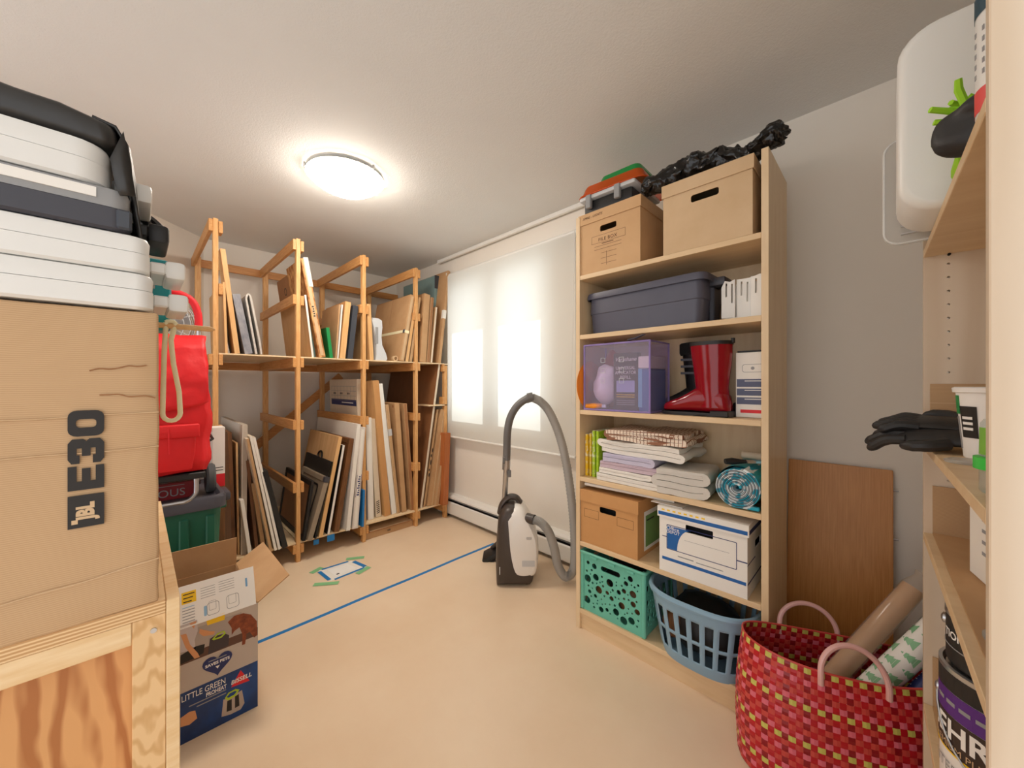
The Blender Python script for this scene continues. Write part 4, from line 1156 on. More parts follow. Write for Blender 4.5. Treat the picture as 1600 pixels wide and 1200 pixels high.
# white office storage box, slightly turned
xo = at_y(1032, 600, 1.52).x
r = thing('office_box', 'white storage box with blue bands and an Office label, fifth shelf', 'box', (-.668, BY0 + .002, z5), 0)
r['label'] = 'white cardboard storage box with blue bands and a dark hand hole'
w, d_, h = .318, .30, .265
t = .004
plate('front_wall', rect(0, 0, w, h - .004), [rrect(.105, .182, .205, .212, .004)], t, 'paper', r, frame_m((0, t / 2, 0), *FY))
plate('side_wall', rect(t + .0005, 0, d_, h - .004), [rrect(.11, .15, .20, .18, .006)], t, 'paper', r, frame_m((w - t / 2, 0, 0), *FX))
MB().box(0, t, t + .0005, d_, 0, h - .004).obj('side_wall', 'paper', r)
MB().box(t, w - t, d_ - t, d_, 0, h - .004).obj('back_wall', 'paper', r)
MB().box(t, w - t, t + .0005, d_ - t, 0, t).obj('bottom', 'paper', r)
MB().box(.02, w - .02, .04, d_ - .03, .01, h * .8).obj('papers', 'dark', r)  # near-black filler: shade behind the hand holes put in as colour
e = .006
lm = MB().box(-e, w + e, -e, d_ + e, h - .003, h + .001)
lm.box(-e, w + e, -e, -e + .003, h - .042, h - .003).box(-e, w + e, d_ + e - .003, d_ + e, h - .042, h - .003)
lm.box(-e, -e + .003, -e + .003, d_ + e - .003, h - .042, h - .003).box(w + e - .003, w + e, -e + .003, d_ + e - .003, h - .042, h - .003)
lm.obj('lid', 'paper', r)
P0 = frame_m((0, -.0004, 0), *FY); PL = frame_m((0, -e - .0003, 0), *FY)
decal('blue_band', rect(-.002, h - .034, w + .002, h - .020), 'print_blue', r, PL)
decal('blue_band', rect(.012, .048, w - .004, .060), 'print_blue', r, P0)
SD = frame_m((w + .0004, 0, 0), *FX); SDL = frame_m((w + e + .0003, 0, 0), *FX)
decal('blue_band', rect(0, h - .034, d_, h - .018), 'print_navy', r, SDL)
decal('blue_band', rect(.004, .048, d_, .054), 'print_navy', r, SD)
decal('blue_rule', rect(.0, .118, .11, .122), 'print_navy', r, SD)
plate('label_outline', rrect(.030, .095, .285, .195, .004), [rrect(.0325, .0975, .2825, .1925, .003)], .0004, 'print_navy', r, P0)
decal('blue_rule', rect(.285, .128, w, .132), 'print_navy', r, P0)
decal('blue_rule', rect(.012, .142, .03, .145), 'print_navy', r, P0)
arc = [(.033, .098), (.072, .098)] + [(.072 + .055 * (1 - math.cos(a)), .098 + .092 * math.sin(a)) for a in [PI / 2 * k / 10 for k in range(1, 11)]] + [(.033, .19)]
decal('blue_corner', arc, 'print_blue', r, P0)
lettering('box_print', 'Office', .021, 'print_white', r, frame_m((.055, -.0009, .181), *FY))
lettering('box_print', 'DEPOT', .017, 'print_white', r, frame_m((.056, -.0009, .166), *FY))
decal('print_line', rect(.10, .148, .26, .1488), 'print_grey', r, P0)
for k in range(8):
    decal('lid_marks', rect(.012 + .022 * k, h - .014, .024 + .022 * k, h - .008), 'print_yellow', r, PL)
decal('fine_print', rect(.075, .075, .135, .079), 'print_grey', r, P0)
decal('fine_print', rect(.145, .073, .24, .076), 'print_grey', r, P0)
# long white roll squeezed under the towel shelf
r = thing('white_roll', 'long white rolled blind squeezed under the towel shelf', 'roll', (-.80, BY0 + .02, z5 + .257 + .0162))
r.location.z = .715
m = MB().tube([(-.245, .0, -.004), (.175, .03, -.004)], .0078, 14); m.obj('roll_sheet', 'canvas_white', r, True)
MB().box(.09, .22, -.005, .07, -.0165, -.0135).obj('loose_sheet', 'paper', r)
# bottom row: teal bubble crate
zc = .1005
r = thing('bubble_crate', 'teal plastic crate with round bubble holes on the bottom shelf', 'crate', (-1.061, BY0 + .010, zc))
cw, cd, chh = .325, .295, .28
random.seed(3)
def bubbles(w, h, n, keep):
    hs = []
    tries = 0
    while len(hs) < n and tries < 6000:
        tries += 1
        rr = random.choice([.004, .004, .005, .006, .009, .013, .017]) if len(hs) > 18 else random.choice([.013, .016, .018, .011])
        x = random.uniform(.03, w - .03); y = random.uniform(.03, h - .045)
        if any(x0 - rr < x < x1 + rr and y0 - rr < y < y1 + rr for x0, y0, x1, y1 in keep): continue
        if all((x - a) ** 2 + (y - b) ** 2 > (rr + c + .006) ** 2 for a, b, c in hs): hs.append((x, y, rr))
    return [circ(x, y, rr, 14 if rr > .008 else 8) for x, y, rr in hs]
hnd = rrect(cw / 2 - .055, chh - .062, cw / 2 + .045, chh - .038, .011)
plate('front_wall', rect(.006, 0, cw - .006, chh), [hnd] + bubbles(cw, chh, 70, [(cw / 2 - .07, chh - .075, cw / 2 + .06, chh)]), .005, 'crate', r, frame_m((0, .004, 0), *FY))
for x in (.004, cw - .004):
    plate('side_wall', rect(.008, 0, cd - .008, chh), [rrect(cd / 2 - .05, chh - .062, cd / 2 + .05, chh - .038, .011)] + bubbles(cd, chh, 55, [(cd / 2 - .07, chh - .075, cd / 2 + .06, chh)]), .005, 'crate', r, frame_m((x, 0, 0), *FX))
MB().box(.006, cw - .006, cd - .007, cd - .002, 0, chh).obj('back_wall', 'crate', r)
MB().box(.006, cw - .006, .006, cd - .006, 0, .005).obj('bottom', 'crate', r)
for x in (.006, cw - .006):
    for y in (.006, cd - .006):
        MB().box(x - .01, x + .01, y - .01, y + .01, 0, chh + .004, bevel=.004).obj('corner_post', 'crate', r)
rm = [Vector((x, y, chh)) for x, y in rrect(-.004, -.004, cw + .004, cd + .004, .012, 4)]
MB().tube(rm + [rm[0]], .007, 8).obj('rim', 'crate', r, True)
for k in range(3):
    MB().box(.055 + .095 * k, .09 + .095 * k, -.009, -.001, chh - .02, chh - .006, bevel=.003).obj('rim_lug', 'crate', r)
rc = thing('crate_contents', 'dark jumble of cloth and tan packets inside the teal crate', 'cloth', (-.895, BY0 + .165, zc + .006))
blob((0, 0, .12), .125, .105, .115, .02, 14).obj('dark_cloth', 'black', rc, True, 60)
blob((-.07, -.09, .075), .05, .03, .06, .012, 20).obj('tan_cloth', 'card_dark', rc, True, 60)
blob((.06, -.092, .09), .06, .03, .06, .012, 20).obj('tan_cloth', 'hardboard', rc, True, 60)
# laundry basket
bcx = -.522; bcy = BY0 + .105
r = thing('laundry_basket', 'powder blue slotted laundry basket on the bottom shelf', 'basket', (bcx, bcy, zc))
def even_ring(fn, n):
    """n points at even spacing along a closed curve fn(cos, sin)"""
    q = [fn(math.cos(2 * PI * k / 400), math.sin(2 * PI * k / 400)) for k in range(401)]
    acc = [0.0]
    for a, b in zip(q[:-1], q[1:]): acc.append(acc[-1] + (b - a).length)
    out = []; i = 0
    for k in range(n):
        t = acc[-1] * k / n
        while acc[i + 1] < t: i += 1
        out.append(q[i].lerp(q[i + 1], (t - acc[i]) / (acc[i + 1] - acc[i])))
    return out
def bsec(f, z, n=120):
    a_, b_ = .165 * f + .03, .135 * f + .03
    return even_ring(lambda c, s: Vector((a_ * math.copysign(abs(c) ** .72, c), b_ * math.copysign(abs(s) ** .72, s), z)), n)
BH = .255
def blev(z): return .72 + .28 * (z / BH) ** .8
zs = [0, .035, .043, .115, .128, .205, .215, .238, BH]
sl = MB()
rings = [bsec(blev(z), z) for z in zs]
vv = [[sl.bm.verts.new(p) for p in rg] for rg in rings]
nseg = 120
for i in range(len(zs) - 1):
    for k in range(nseg):
        j = (k + 1) % nseg
        if i in (2, 4) and k % 5 in (0, 1, 2): continue
        sl.bm.faces.new((vv[i][k], vv[i][j], vv[i + 1][j], vv[i + 1][k]))
sl.bm.faces.new(list(reversed(vv[0])))
o = sl.obj('slotted_wall', 'basket', r, True, 60)
md = o.modifiers.new('thickness', 'SOLIDIFY'); md.thickness = .004; md.offset = 1
rim = bsec(1.03, BH)
MB().tube(rim + [rim[0], rim[1]], .010, 8, squash=((0, 0, 1), 1.3)).obj('rim', 'basket', r, True)
rc = thing('laundry_pile', 'black clothes heaped inside the powder blue laundry basket', 'clothes', (bcx, bcy, zc + .006))
blob((0, 0, .115), .15, .125, .11, .02, 14).obj('black_garment', 'black', rc, True, 60)
blob((.03, -.02, .15), .09, .075, .05, .02, 20).obj('shiny_garment', 'black_gloss', rc, True, 60)
blob((-.09, -.075, .12), .05, .045, .06, .012, 20).obj('brown_garment', 'brown_wood', rc, True, 60)

# ------------------------------------------------------------------ oak panel leaning on the window wall
r = thing('oak_board', 'plain oak veneer board leaning upright against the wall beside the bookcase', 'board', (-.143, 1.945, .0), rot=(math.radians(-5.0), 0, 0))
MB().box(-.160, .160, 0, .018, 0, .875, bevel=.001).obj('board_face', 'oak', r)
MB().box(.1601, .1612, .001, .017, .002, .873).obj('edge_band', 'oak', r)
for z in (.80, .62, .33):
    MB().tube([(.160, .009, z), (.176, .009, z)], .003, 8).obj('cam_pin', 'steel', r, True)

# ------------------------------------------------------------------ woven red tote bag
BAGC = Vector((-.105, 1.505, 0)); BROT = math.radians(25)
bagr = thing('woven_tote', 'red, pink and lime checked woven plastic tote bag on the floor', 'bag', BAGC, BROT)
BHGT = .40; NV = 78; NR = 22
random.seed(5)
_q = [Vector((.26 * math.copysign(abs(math.cos(a)) ** .85, math.cos(a)), .12 * math.copysign(abs(math.sin(a)) ** .85, math.sin(a)), 0)) for a in [2 * PI * k / 720 for k in range(721)]]
_acc = [0.0]
for _a, _b in zip(_q[:-1], _q[1:]): _acc.append(_acc[-1] + (_b - _a).length)
import bisect
def warp(th):
    """even spacing along the rim"""
    k, f = divmod(th / (2 * PI), 1.0)
    t = f * _acc[-1]
    i = min(719, max(0, bisect.bisect(_acc, t) - 1))
    return 2 * PI * (k + (i + (t - _acc[i]) / (_acc[i + 1] - _acc[i])) / 720)
def bag_pt(th, z, out=0.0):
    f = z / BHGT
    A = .262 - .012 * f + .012 * math.sin(PI * f); B = .125 - .018 * f + .012 * math.sin(PI * f)
    th = warp(th)
    c, s = math.cos(th), math.sin(th)
    dip = -.022 * f * f * (.5 - .5 * math.cos(2 * th)) * 1.0
    p = Vector(((A + out) * math.copysign(abs(c) ** .85, c), (B + out) * math.copysign(abs(s) ** .85, s), z + dip))
    return p
rowz = [.006 + (BHGT - .008) * k / NR for k in range(NR + 1)]
AMP = .0012
rowmats = []
MT['weave_red'] = plain('red woven strip', (190, 20, 34), .35, .06, 30)
MT['weave_deep'] = plain('deep red woven strip', (150, 14, 28), .35, .06, 30)
MT['weave_pink'] = plain('pink woven strip', (226, 110, 128), .35, .04, 30)
MT['weave_salmon'] = plain('salmon woven strip', (206, 74, 66), .35, .04, 30)
MT['weave_lime'] = plain('lime woven strip', (206, 200, 100), .35, .04, 30)
for k in range(NV):
    t0, t1 = 2 * PI * (k + .04) / NV, 2 * PI * (k + .96) / NV
    rings = []
    for j in range(NR + 1):
        zz = rowz[j]
        for q in (0, .5):
            if j == NR and q: break
            z = zz + q * (rowz[1] - rowz[0])
            o_ = AMP * (1 if (k + j) % 2 else -1) if q else 0.0
            rings.append([bag_pt(t0, z, o_), bag_pt(t1, z, o_), bag_pt(t1, z, o_ - .0008), bag_pt(t0, z, o_ - .0008)])
    MB().ring_loft(rings).obj('upright_strip', 'weave_red' if k % 3 else 'weave_deep', bagr)
pat = ['weave_salmon', 'weave_pink', 'weave_salmon', 'weave_lime', 'weave_pink', 'weave_salmon']
for j in range(NR):
    z0 = rowz[j] + .0008; z1 = rowz[j + 1] - .0008
    rings = []
    for k in range(NV + 1):
        for q in (0, .5):
            if k == NV and q: break
            th = 2 * PI * (k + q) / NV
            o_ = -AMP * (1 if (k + j) % 2 else -1) if q else 0.0
            rings.append([bag_pt(th, z0, o_), bag_pt(th, z1, o_), bag_pt(th, z1, o_ - .0008), bag_pt(th, z0, o_ - .0008)])
    MB().ring_loft(rings, (False, False)).obj('band_strip', pat[j % 6] if j != NR - 1 else 'weave_lime', bagr)
MB().ring_loft([[bag_pt(2 * PI * k / 48, .004, -.004) for k in range(48)], [bag_pt(2 * PI * k / 48, .0, -.004) for k in range(48)]]).obj('bottom', 'weave_deep', bagr)
rimp = [bag_pt(2 * PI * k / 64, BHGT, 0) for k in range(65)]
MB().tube(rimp, .003, 6).obj('rim_cord', 'weave_salmon', bagr, True)
MT['handle_pink'] = plain('pale pink tubing', (226, 176, 170), .25, .03)
def bag_handle(t0, t1, h, out):
    a, b = bag_pt(t0, BHGT - .035, .004), bag_pt(t1, BHGT - .035, .004)
    mid = (a + b) / 2
    pts = [a, a + Vector((0, 0, .03))]
    for k in range(1, 12):
        f = PI * k / 12
        p = mid + (a - mid) * math.cos(f)
        pts.append(p + Vector((0, out * math.sin(f), .03 + h * math.sin(f))))
    pts += [b + Vector((0, 0, .03)), b]
    MB().tube(spline(pts, 3), .0075, 10).obj('carry_handle', 'handle_pink', bagr, True)
bag_handle(PI * 1.37, PI * 1.61, .085, .02)
bag_handle(PI * .69, PI * .43, .075, .02)
# wrapping paper rolls standing in the bag
def roll(name, label, a, b, rad, mat, parts):
    a, b = Vector(a), Vector(b)
    r = thing(name, label, 'roll', a)
    r.rotation_mode = 'QUATERNION'; r.rotation_quaternion = (b - a).to_track_quat('Z', 'X')
    L_ = (b - a).length
    MB().lathe([(rad * .75, 0), (rad, 0), (rad, L_), (rad * .75, L_), (rad * .72, L_ - .05)], 24, cap=(True, True)).obj('paper_roll', mat, r, True)
    return r, L_
r, L_ = roll('kraft_roll', 'brown paper roll in crinkled clear wrap leaning in the woven tote', (-.175, 1.475, .20), (.058, 1.655, .585), .026, 'card_flat', None)
m = MB().lathe([(.029, .02), (.0285, L_ * .3), (.030, L_ * .6), (.029, L_ * .8), (.028, L_), (.018, L_ + .035), (.022, L_ + .05)], 24, cap=(False, False))
m.noise(.004, 45).obj('clear_wrap', 'wrap_clear', r, True, 60)
r, L_ = roll('gift_wrap_roll', 'white gift wrap roll with green fir trees leaning in the woven tote', (-.09, 1.475, .22), (.155, 1.66, .575), .034, 'paper', None)
random.seed(11)
MT['fir_print'] = plain('fir green print', (134, 186, 142), .5)
for k in range(11):
    for q in range(4):
        z = .03 + k * (L_ - .06) / 11; a = q * PI / 2 + (PI / 4 if k % 2 else 0) + random.uniform(-.1, .1)
        rows_ = [(.0, .016), (.013, .007), (.0131, .0125), (.025, .005), (.0251, .009), (.040, .0005)]
        MB().ring_loft([[Vector((.0346 * math.cos(a - sg / .034), .0346 * math.sin(a - sg / .034), z + w_)) for w_ in (-hw_, hw_)] for sg, hw_ in rows_], closed=False).obj('printed_tree', 'fir_print', r)
r, L_ = roll('navy_roll', 'navy gift wrap roll with white marks leaning in the woven tote', (-.005, 1.50, .235), (.175, 1.62, .50), .022, 'print_navy', None)
random.seed(4)
for k in range(26):
    z = .02 + k * (L_ - .05) / 26
    for a in (PI * .9, PI * 1.3, PI * 1.7):
        a += random.uniform(-.2, .2)
        MB().ring_loft([[Vector((rr * math.cos(aa), rr * math.sin(aa), zz)) for aa, zz in ((a, z), (a + .5, z + .001), (a + .5, z + .004), (a, z + .003))] for rr in (.0218, .0224)]).obj('printed_mark', 'print_white', r)
r, L_ = roll('cream_roll', 'cream printed paper roll lowest in the woven tote, beside the navy roll', (.035, 1.52, .225), (.20, 1.60, .45), .018, 'canvas_cream', None)

# ------------------------------------------------------------------ birch shelving unit at the right wall
SXF = .066; SYF = 1.353; UW = .676
UROT = math.radians(1.3)
un = thing('shelving_unit', 'birch plywood shelving unit with pin holes standing at the side wall', 'shelving', (.0638, SYF, 0), UROT)
MB().box(0, .29, -UW - .018, -UW, 0, 2.05, bevel=.0015).obj('side_panel', 'birch_ply', un)
pins = [circ(.040, z, .0028, 8) for z in [.30 + .032 * k for k in range(50)]]
plate('side_panel', rect(0, 0, .29, 2.05), pins, .018, 'birch_ply', un, frame_m((0, .009, 0), *FY))
MB().box(.2905, .296, -UW - .018, .018, 0, 2.05).obj('back_panel', 'birch_ply', un)
USH = [1.525, 1.058, .840, .425, .08]
for z in USH:
    MB().box(.0, .29, -UW + .0005, -.0005, z - .018, z, bevel=.001).obj('shelf', 'birch_shelf', un)
for z in USH[:2]:
    for y in (-UW + .006, -.006):
        MB().tube([(.040, y, z - .021), (.040, y + (.006 if y < -.3 else -.006), z - .021)], .003, 8).obj('shelf_pin', 'dark', un)
def liner(label, z, h, depth=.30):
    o = thing('cardboard_liner', label, 'liner', (SXF + .012, SYF, z), UROT)
    MB().box(0, depth - .02, -.006, -.002, .0005, h).noise(.0012, 9, z).obj('end_flap', 'card', o)
    MB().box(0, depth - .02, -.66, -.007, .0003, .0035).obj('floor_sheet', 'card_flat', o)
    return o
liner('cardboard tray lining the shelf that holds the paint cans', .4255, .12)
liner('cardboard tray lining the shelf below the black gloves', .8405, .115)
o = thing('cardboard_liner', 'upright cardboard flap behind the white yogurt tub', 'liner', (SXF + .008, SYF, 1.0585), UROT)
MB().box(0, .28, -.006, -.002, .0005, .142).noise(.001, 9).obj('end_flap', 'card', o)
MB().box(.0, .28, -.0068, -.0062, .095, .097).obj('crease', 'card_light', o)

# white tub on the top shelf
r = thing('white_tub', 'large white plastic tub with rounded corners on the top shelf', 'tub', (.015, 1.04, 1.5255))
def ysec(x0, x1, z0, z1, rad, y): return [Vector((x, y, z)) for x, z in rrect(x0, z0, x1, z1, rad, 6)]
MB().ring_loft([ysec(.008, .325, .008, .345, .05, .16), ysec(.0, .33, 0, .352, .055, .155), ysec(.0, .33, 0, .352, .055, .012), ysec(.006, .324, .006, .346, .052, .003), ysec(.014, .316, .014, .338, .05, 0)]).obj('tub_body', 'white_plastic', r, True, 50)
MB().box(.12, .21, -.002, .004, .30, .32, bevel=.002).obj('moulded_rim', 'white_plastic', r)
r = thing('frosted_cover', 'frosted clear ribbed lid standing on edge behind the white tub', 'lid', (-.006, 1.255, 1.5255))
plate('lid_panel', rrect(0, 0, .27, .25, .03, 6), [], .003, 'frost', r, frame_m((0, .01, 0), *FY))
rimp = [Vector((x, .01, z)) for x, z in rrect(.002, .004, .268, .248, .028, 6)]
MB().tube(rimp + [rimp[0]], .0025, 6).obj('lid_rim', 'white_plastic', r, True)
for k in range(4):
    MB().box(.03, .25, .002, .008, .022 + .018 * k, .025 + .018 * k).obj('rib', 'light_grey', r)
# spray canister
r = thing('spray_can', 'white spray canister with a lime cap and red stripe, top shelf', 'canister', (.112, .738, 1.5255))
MB().lathe([(.03, 0), (.034, .004), (.034, .17), (.028, .185)], 28).obj('can_body', 'white_plastic', r, True)
MB().lathe([(.0345, .006), (.0345, .034)], 28, cap=(False, False)).obj('red_band', plain('coral red print', (222, 74, 70), .5), r, True)
MB().lathe([(.0345, .125), (.0345, .15)], 28, cap=(False, False)).obj('dark_band', plain('deep teal print', (20, 62, 78), .5), r, True)
MB().lathe([(.029, .1855), (.029, .235), (.024, .24)], 24).obj('cap', plain('lime plastic', (150, 216, 60), .4), r, True)
for k in range(5):
    a = PI * 1.02
    MB().ring_loft([[Vector((rr * math.cos(aa), rr * math.sin(aa), zz)) for aa, zz in ((a, .05 + k * .013), (a + .5, .05 + k * .013), (a + .5, .056 + k * .013), (a, .056 + k * .013))] for rr in (.0338, .0346)]).obj('printed_line', 'print_grey', r)
# lime duster and black cloth
r = thing('fringe_duster', 'lime green microfibre duster with finger-like fringe on the top shelf', 'duster', (.094, .905, 1.526))
MB().box(-.02, .10, -.03, .04, .0, .03, bevel=.01, seg=2).obj('pad', plain('lime microfibre', (158, 214, 46), .9), r, True)
random.seed(9)
MT['lime_fringe'] = plain('lime fringe', (166, 222, 50), .9)
for k in range(46):
    p = Vector((random.uniform(-.03, .09), random.uniform(-.035, .04), random.uniform(.04, .125)))
    q = p + Vector((random.uniform(-.03, .0), random.uniform(-.02, .02), random.uniform(.0, .018)))
    MB().tube([Vector((p.x * .6 + .02, p.y * .6, .022)), p, q], [.004, .005, .004], 6).obj('fringe_finger', 'lime_fringe', r, True)
m = blob((.094, .835, 1.566), .042, .036, .036, .02, 22, 28, 18)
r = solo('black_cloth', m, 'rubber', 'black bunched rubber glove overhanging the top shelf edge', 'glove', smooth=True, angle=60)

# black rubber gloves lying on the second shelf, fingers over the edge
def glove(name, label, loc, rz, flip, droop, roll_):
    r = thing(name, label, 'glove', loc, rot=(roll_, 0, rz))
    rings = []
    n = 14
    for x, hw_, zt, zc_ in ((.20, .047, .012, .010), (.14, .042, .013, .011), (.08, .036, .014, .012), (.03, .040, .015, .014), (-.01, .045, .015, .015), (-.04, .045, .013, .014), (-.055, .040, .010, .012)):
        rings.append([Vector((x, hw_ * math.cos(2 * PI * k / n), zc_ + zt * math.sin(2 * PI * k / n) * .85)) for k in range(n)])
    MB().ring_loft(rings).noise(.003, 30, flip).obj('palm_and_cuff', 'rubber', r, True, 70)
    for k, (y, L_, sp_) in enumerate(((-.033, .062, -.16), (-.011, .075, -.05), (.011, .070, .05), (.033, .055, .17))):
        a = Vector((-.042, y, .013))
        pts = [a, a + Vector((-L_ * .45, sp_ * L_ * .45, .004 - droop * .3)), a + Vector((-L_ * .8, sp_ * L_ * .9, -.002 - droop * .8)), a + Vector((-L_, sp_ * L_, -.007 - droop * 1.2))]
        MB().tube(spline(pts, 4), [.0115] * 6 + [.0105] * 4 + [.009, .007, .004], 10).obj('finger', 'rubber', r, True)
    s = -1 if flip > 0 else 1
    a = Vector((.02, s * .036, .014))
    MB().tube(spline([a, a + Vector((-.02, s * .020, .004)), a + Vector((-.045, s * .028, .004)), a + Vector((-.062, s * .026, .0))], 4), [.013] * 6 + [.012] * 3 + [.010, .009, .007, .004], 10).obj('thumb', 'rubber', r, True)
    return r
glove('rubber_glove', 'lower black rubber glove hanging over the shelf edge', (.080, 1.205, 1.080), -.30, 1, .018, .42)
glove('rubber_glove', 'upper black rubber glove lying on the other glove', (.095, 1.235, 1.100), -.12, -1, .004, .18)
# white tub with printed label
def wrapped(name, body, size, mat, parent, R_, ang, z, bold=0.0, sx=1.0):
    """lettering bent round a can of radius R_"""
    cu = bpy.data.curves.new(name, 'FONT')
    cu.body = body; cu.size = size; cu.align_x = 'CENTER'; cu.align_y = 'CENTER'; cu.offset = bold; cu.resolution_u = 2
    me = curve_mesh(cu)
    for v in me.vertices:
        a = ang + v.co.x * sx / R_
        v.co = Vector((R_ * math.cos(a), R_ * math.sin(a), z + v.co.y))
    return link(name, me, mat, parent)
r = thing('yogurt_tub', 'open white yogurt tub with green and black print, second shelf', 'tub', (.150, 1.115, 1.0585))
MB().lathe([(.042, 0), (.046, .004), (.056, .125), (.060, .126), (.061, .134), (.057, .136), (.054, .13), (.045, .01)], 36, cap=(True, True)).obj('tub_wall', 'print_white', r, True, 30)
def patch(name, R0, R1, a0, a1, z0, z1, mat, r, n=8):
    m = MB().ring_loft([[Vector(((R0 + (R1 - R0) * (z - z0) / (z1 - z0) + o) * math.cos(a0 + (a1 - a0) * k / n), (R0 + (R1 - R0) * (z - z0) / (z1 - z0) + o) * math.sin(a0 + (a1 - a0) * k / n), z)) for (z, o) in ((z0, 0), (z1, 0), (z1, .0006), (z0, .0006))] for k in range(n + 1)])
    return m.obj(name, mat, r)
patch('green_print', .0535, .0555, PI * 1.0, PI * 1.09, .085, .12, plain('leaf green print', (36, 140, 70), .5), r)
patch('black_print', .0495, .0545, PI * 1.10, PI * 1.28, .042, .10, 'print_black', r)
patch('measure_scale', .0475, .0525, PI * .99, PI * 1.05, .02, .08, 'print_grey', r)
for k in range(3):
    patch('tub_print', .0516 + .0008 * k, .0518 + .0008 * k, PI * 1.13, PI * 1.24, .056 + .010 * k, .061 + .010 * k, 'print_white', r)
patch('blue_emblem', .0478, .049, PI * 1.30, PI * 1.44, .026, .044, 'print_blue', r)
r = thing('clear_cover', 'flat clear plastic lid on the shelf beside the yogurt tub', 'lid', (.105, 1.05, 1.0585))
MB().lathe([(.030, 0), (.031, .004), (.026, .006), (.024, .003)], 28).obj('lid_disc', 'frost', r, True)
r = thing('green_lid_jar', 'small clear jar with a bright green ring and leafy label', 'jar', (.114, .785, 1.0585))
MB().lathe([(.026, 0), (.028, .003), (.028, .03)], 24, cap=(True, False)).obj('jar_base', 'clear', r, True)
MB().lathe([(.029, .030), (.033, .031), (.033, .046), (.029, .047)], 28).obj('green_ring', plain('bright green plastic', (60, 196, 70), .4), r, True)
MB().lathe([(.028, .0475), (.027, .09), (.024, .095)], 24).obj('jar_body', 'clear', r, True)
patch('leaf_label', .0275, .027, PI * 1.02, PI * 1.5, .05, .085, plain('leaf label print', (120, 176, 60), .5), r)
# third shelf: white carton, cord and blue roll
r = thing('white_carton', 'white carton with black print on the third shelf down, near the blue roll', 'carton', (.19, 1.03, .845), .2)
r['label'] = 'white carton with a black cord on the shelf under the gloves'
MB().box(-.06, .07, -.07, .10, 0, .15, bevel=.002).obj('carton_body', 'paper', r)
for z in (.05, .07, .09, .11):
    MB().box(-.0606, -.06, -.06, .05, z, z + .006).obj('printed_line', 'print_grey', r)
MB().tube(spline([(-.066, -.03, .15), (-.067, -.035, .08), (-.066, -.05, .01), (-.07, -.09, .006)], 6), .004, 8).obj('black_cord', 'black', r, True)
r = thing('blue_tape_roll', 'dark blue tape roll lying in front of the white carton', 'tape', (.135, .84, .845))
MB().lathe([(.022, 0), (.036, 0), (.036, .048), (.022, .048), (.022, .01)], 28, cap=(False, False)).obj('tape_coil', plain('dark blue tape', (52, 66, 128), .4), r, True)
MB().lathe([(.0365, .0), (.040, .001), (.040, .004), (.0365, .005)], 28, cap=(False, False)).obj('clear_edge', 'clear', r, True)
# paint cans
cz = .4292
def can(name, label, loc, R_, h, body):
    r = thing(name, label, 'paint can', loc)
    MB().lathe([(R_ * .98, 0), (R_, .004), (R_, h - .006)], 40, cap=(True, False)).obj('can_wall', body, r, True)
    MB().lathe([(R_ * .90, h - .012), (R_ * .96, h - .004), (R_ * 1.015, h - .006), (R_ * 1.015, h + .002), (R_ * .95, h + .003), (R_ * .90, h - .008)], 40, cap=(False, False)).obj('rim_ring', 'steel', r, True)
    MB().lathe([(R_ * .2, h - .006), (R_ * .9, h - .006), (R_ * .9, h - .01)], 40).obj('lid', 'steel', r, True)
    for s in (PI * .95, PI * 1.95):
        c = Vector((math.cos(s), math.sin(s), 0))
        MB().lathe([(.010, -.002), (.010, .003), (.004, .006)], 12, frame_m(c * R_ + Vector((0, 0, h * .72)), (-c.y, c.x, 0), (0, 0, 1))).obj('bail_ear', 'steel', r, True)
    return r
r = can('paint_can', 'tall paint can with purple band and white label on the cardboard liner', (.158, 1.12, cz), .084, .235, 'print_white')
Rc = .0846
a_ = PI * 1.13
patch('black_band', Rc, Rc, 0, 2 * PI, .195, .228, 'print_black', r, 40)
patch('purple_band', Rc, Rc, 0, 2 * PI, .150, .194, plain('purple print', (86, 34, 128), .5), r, 40)
patch('dark_band', Rc, Rc, 0, 2 * PI, .082, .149, plain('dark brown print', (52, 36, 30), .5), r, 40)
patch('gold_rule', Rc + .0004, Rc + .0004, 0, 2 * PI, .080, .083, 'print_yellow', r, 40)
wrapped('can_print', 'BEHR', .050, 'print_white', r, Rc + .0012, a_ + .12, .122, .0012)
wrapped('can_print', 'PREMIUM PLUS', .017, 'card_light', r, Rc + .0012, a_ + .2, .092)
wrapped('can_print', 'INTERIOR', .026, 'print_grey', r, Rc + .0012, a_ + .15, .050)
for k in range(4):
    patch('can_print', Rc + .0006, Rc + .0006, a_ - .25 + .28 * k, a_ - .05 + .28 * k, .170, .177, 'print_grey', r, 4)
MB().tube([(Rc * 1.03 * math.cos(a) , Rc * 1.03 * math.sin(a), .17 - .11 * math.sin((a - PI * .95) / PI * PI)) for a in [PI * .95 + PI * k / 16 for k in range(17)]], .0018, 6).obj('bail_wire', 'steel', r, True)
r = can('paint_can', 'black paint can stacked on the tall purple banded can', (.160, 1.12, cz + .240), .078, .095, 'black')
wrapped('can_print', 'TION', .020, 'print_white', r, .0788, a_ + .02, .055, .0005)
patch('white_rule', .0784, .0784, 0, 2 * PI, .032, .034, 'print_grey', r, 40)
r = can('paint_can', 'small white paint can standing on the black paint can', (.165, 1.13, cz + .340), .062, .045, 'canvas_white')
patch('black_print', .0624, .0624, PI * 1.0, PI * 1.3, .012, .02, 'print_grey', r, 8)

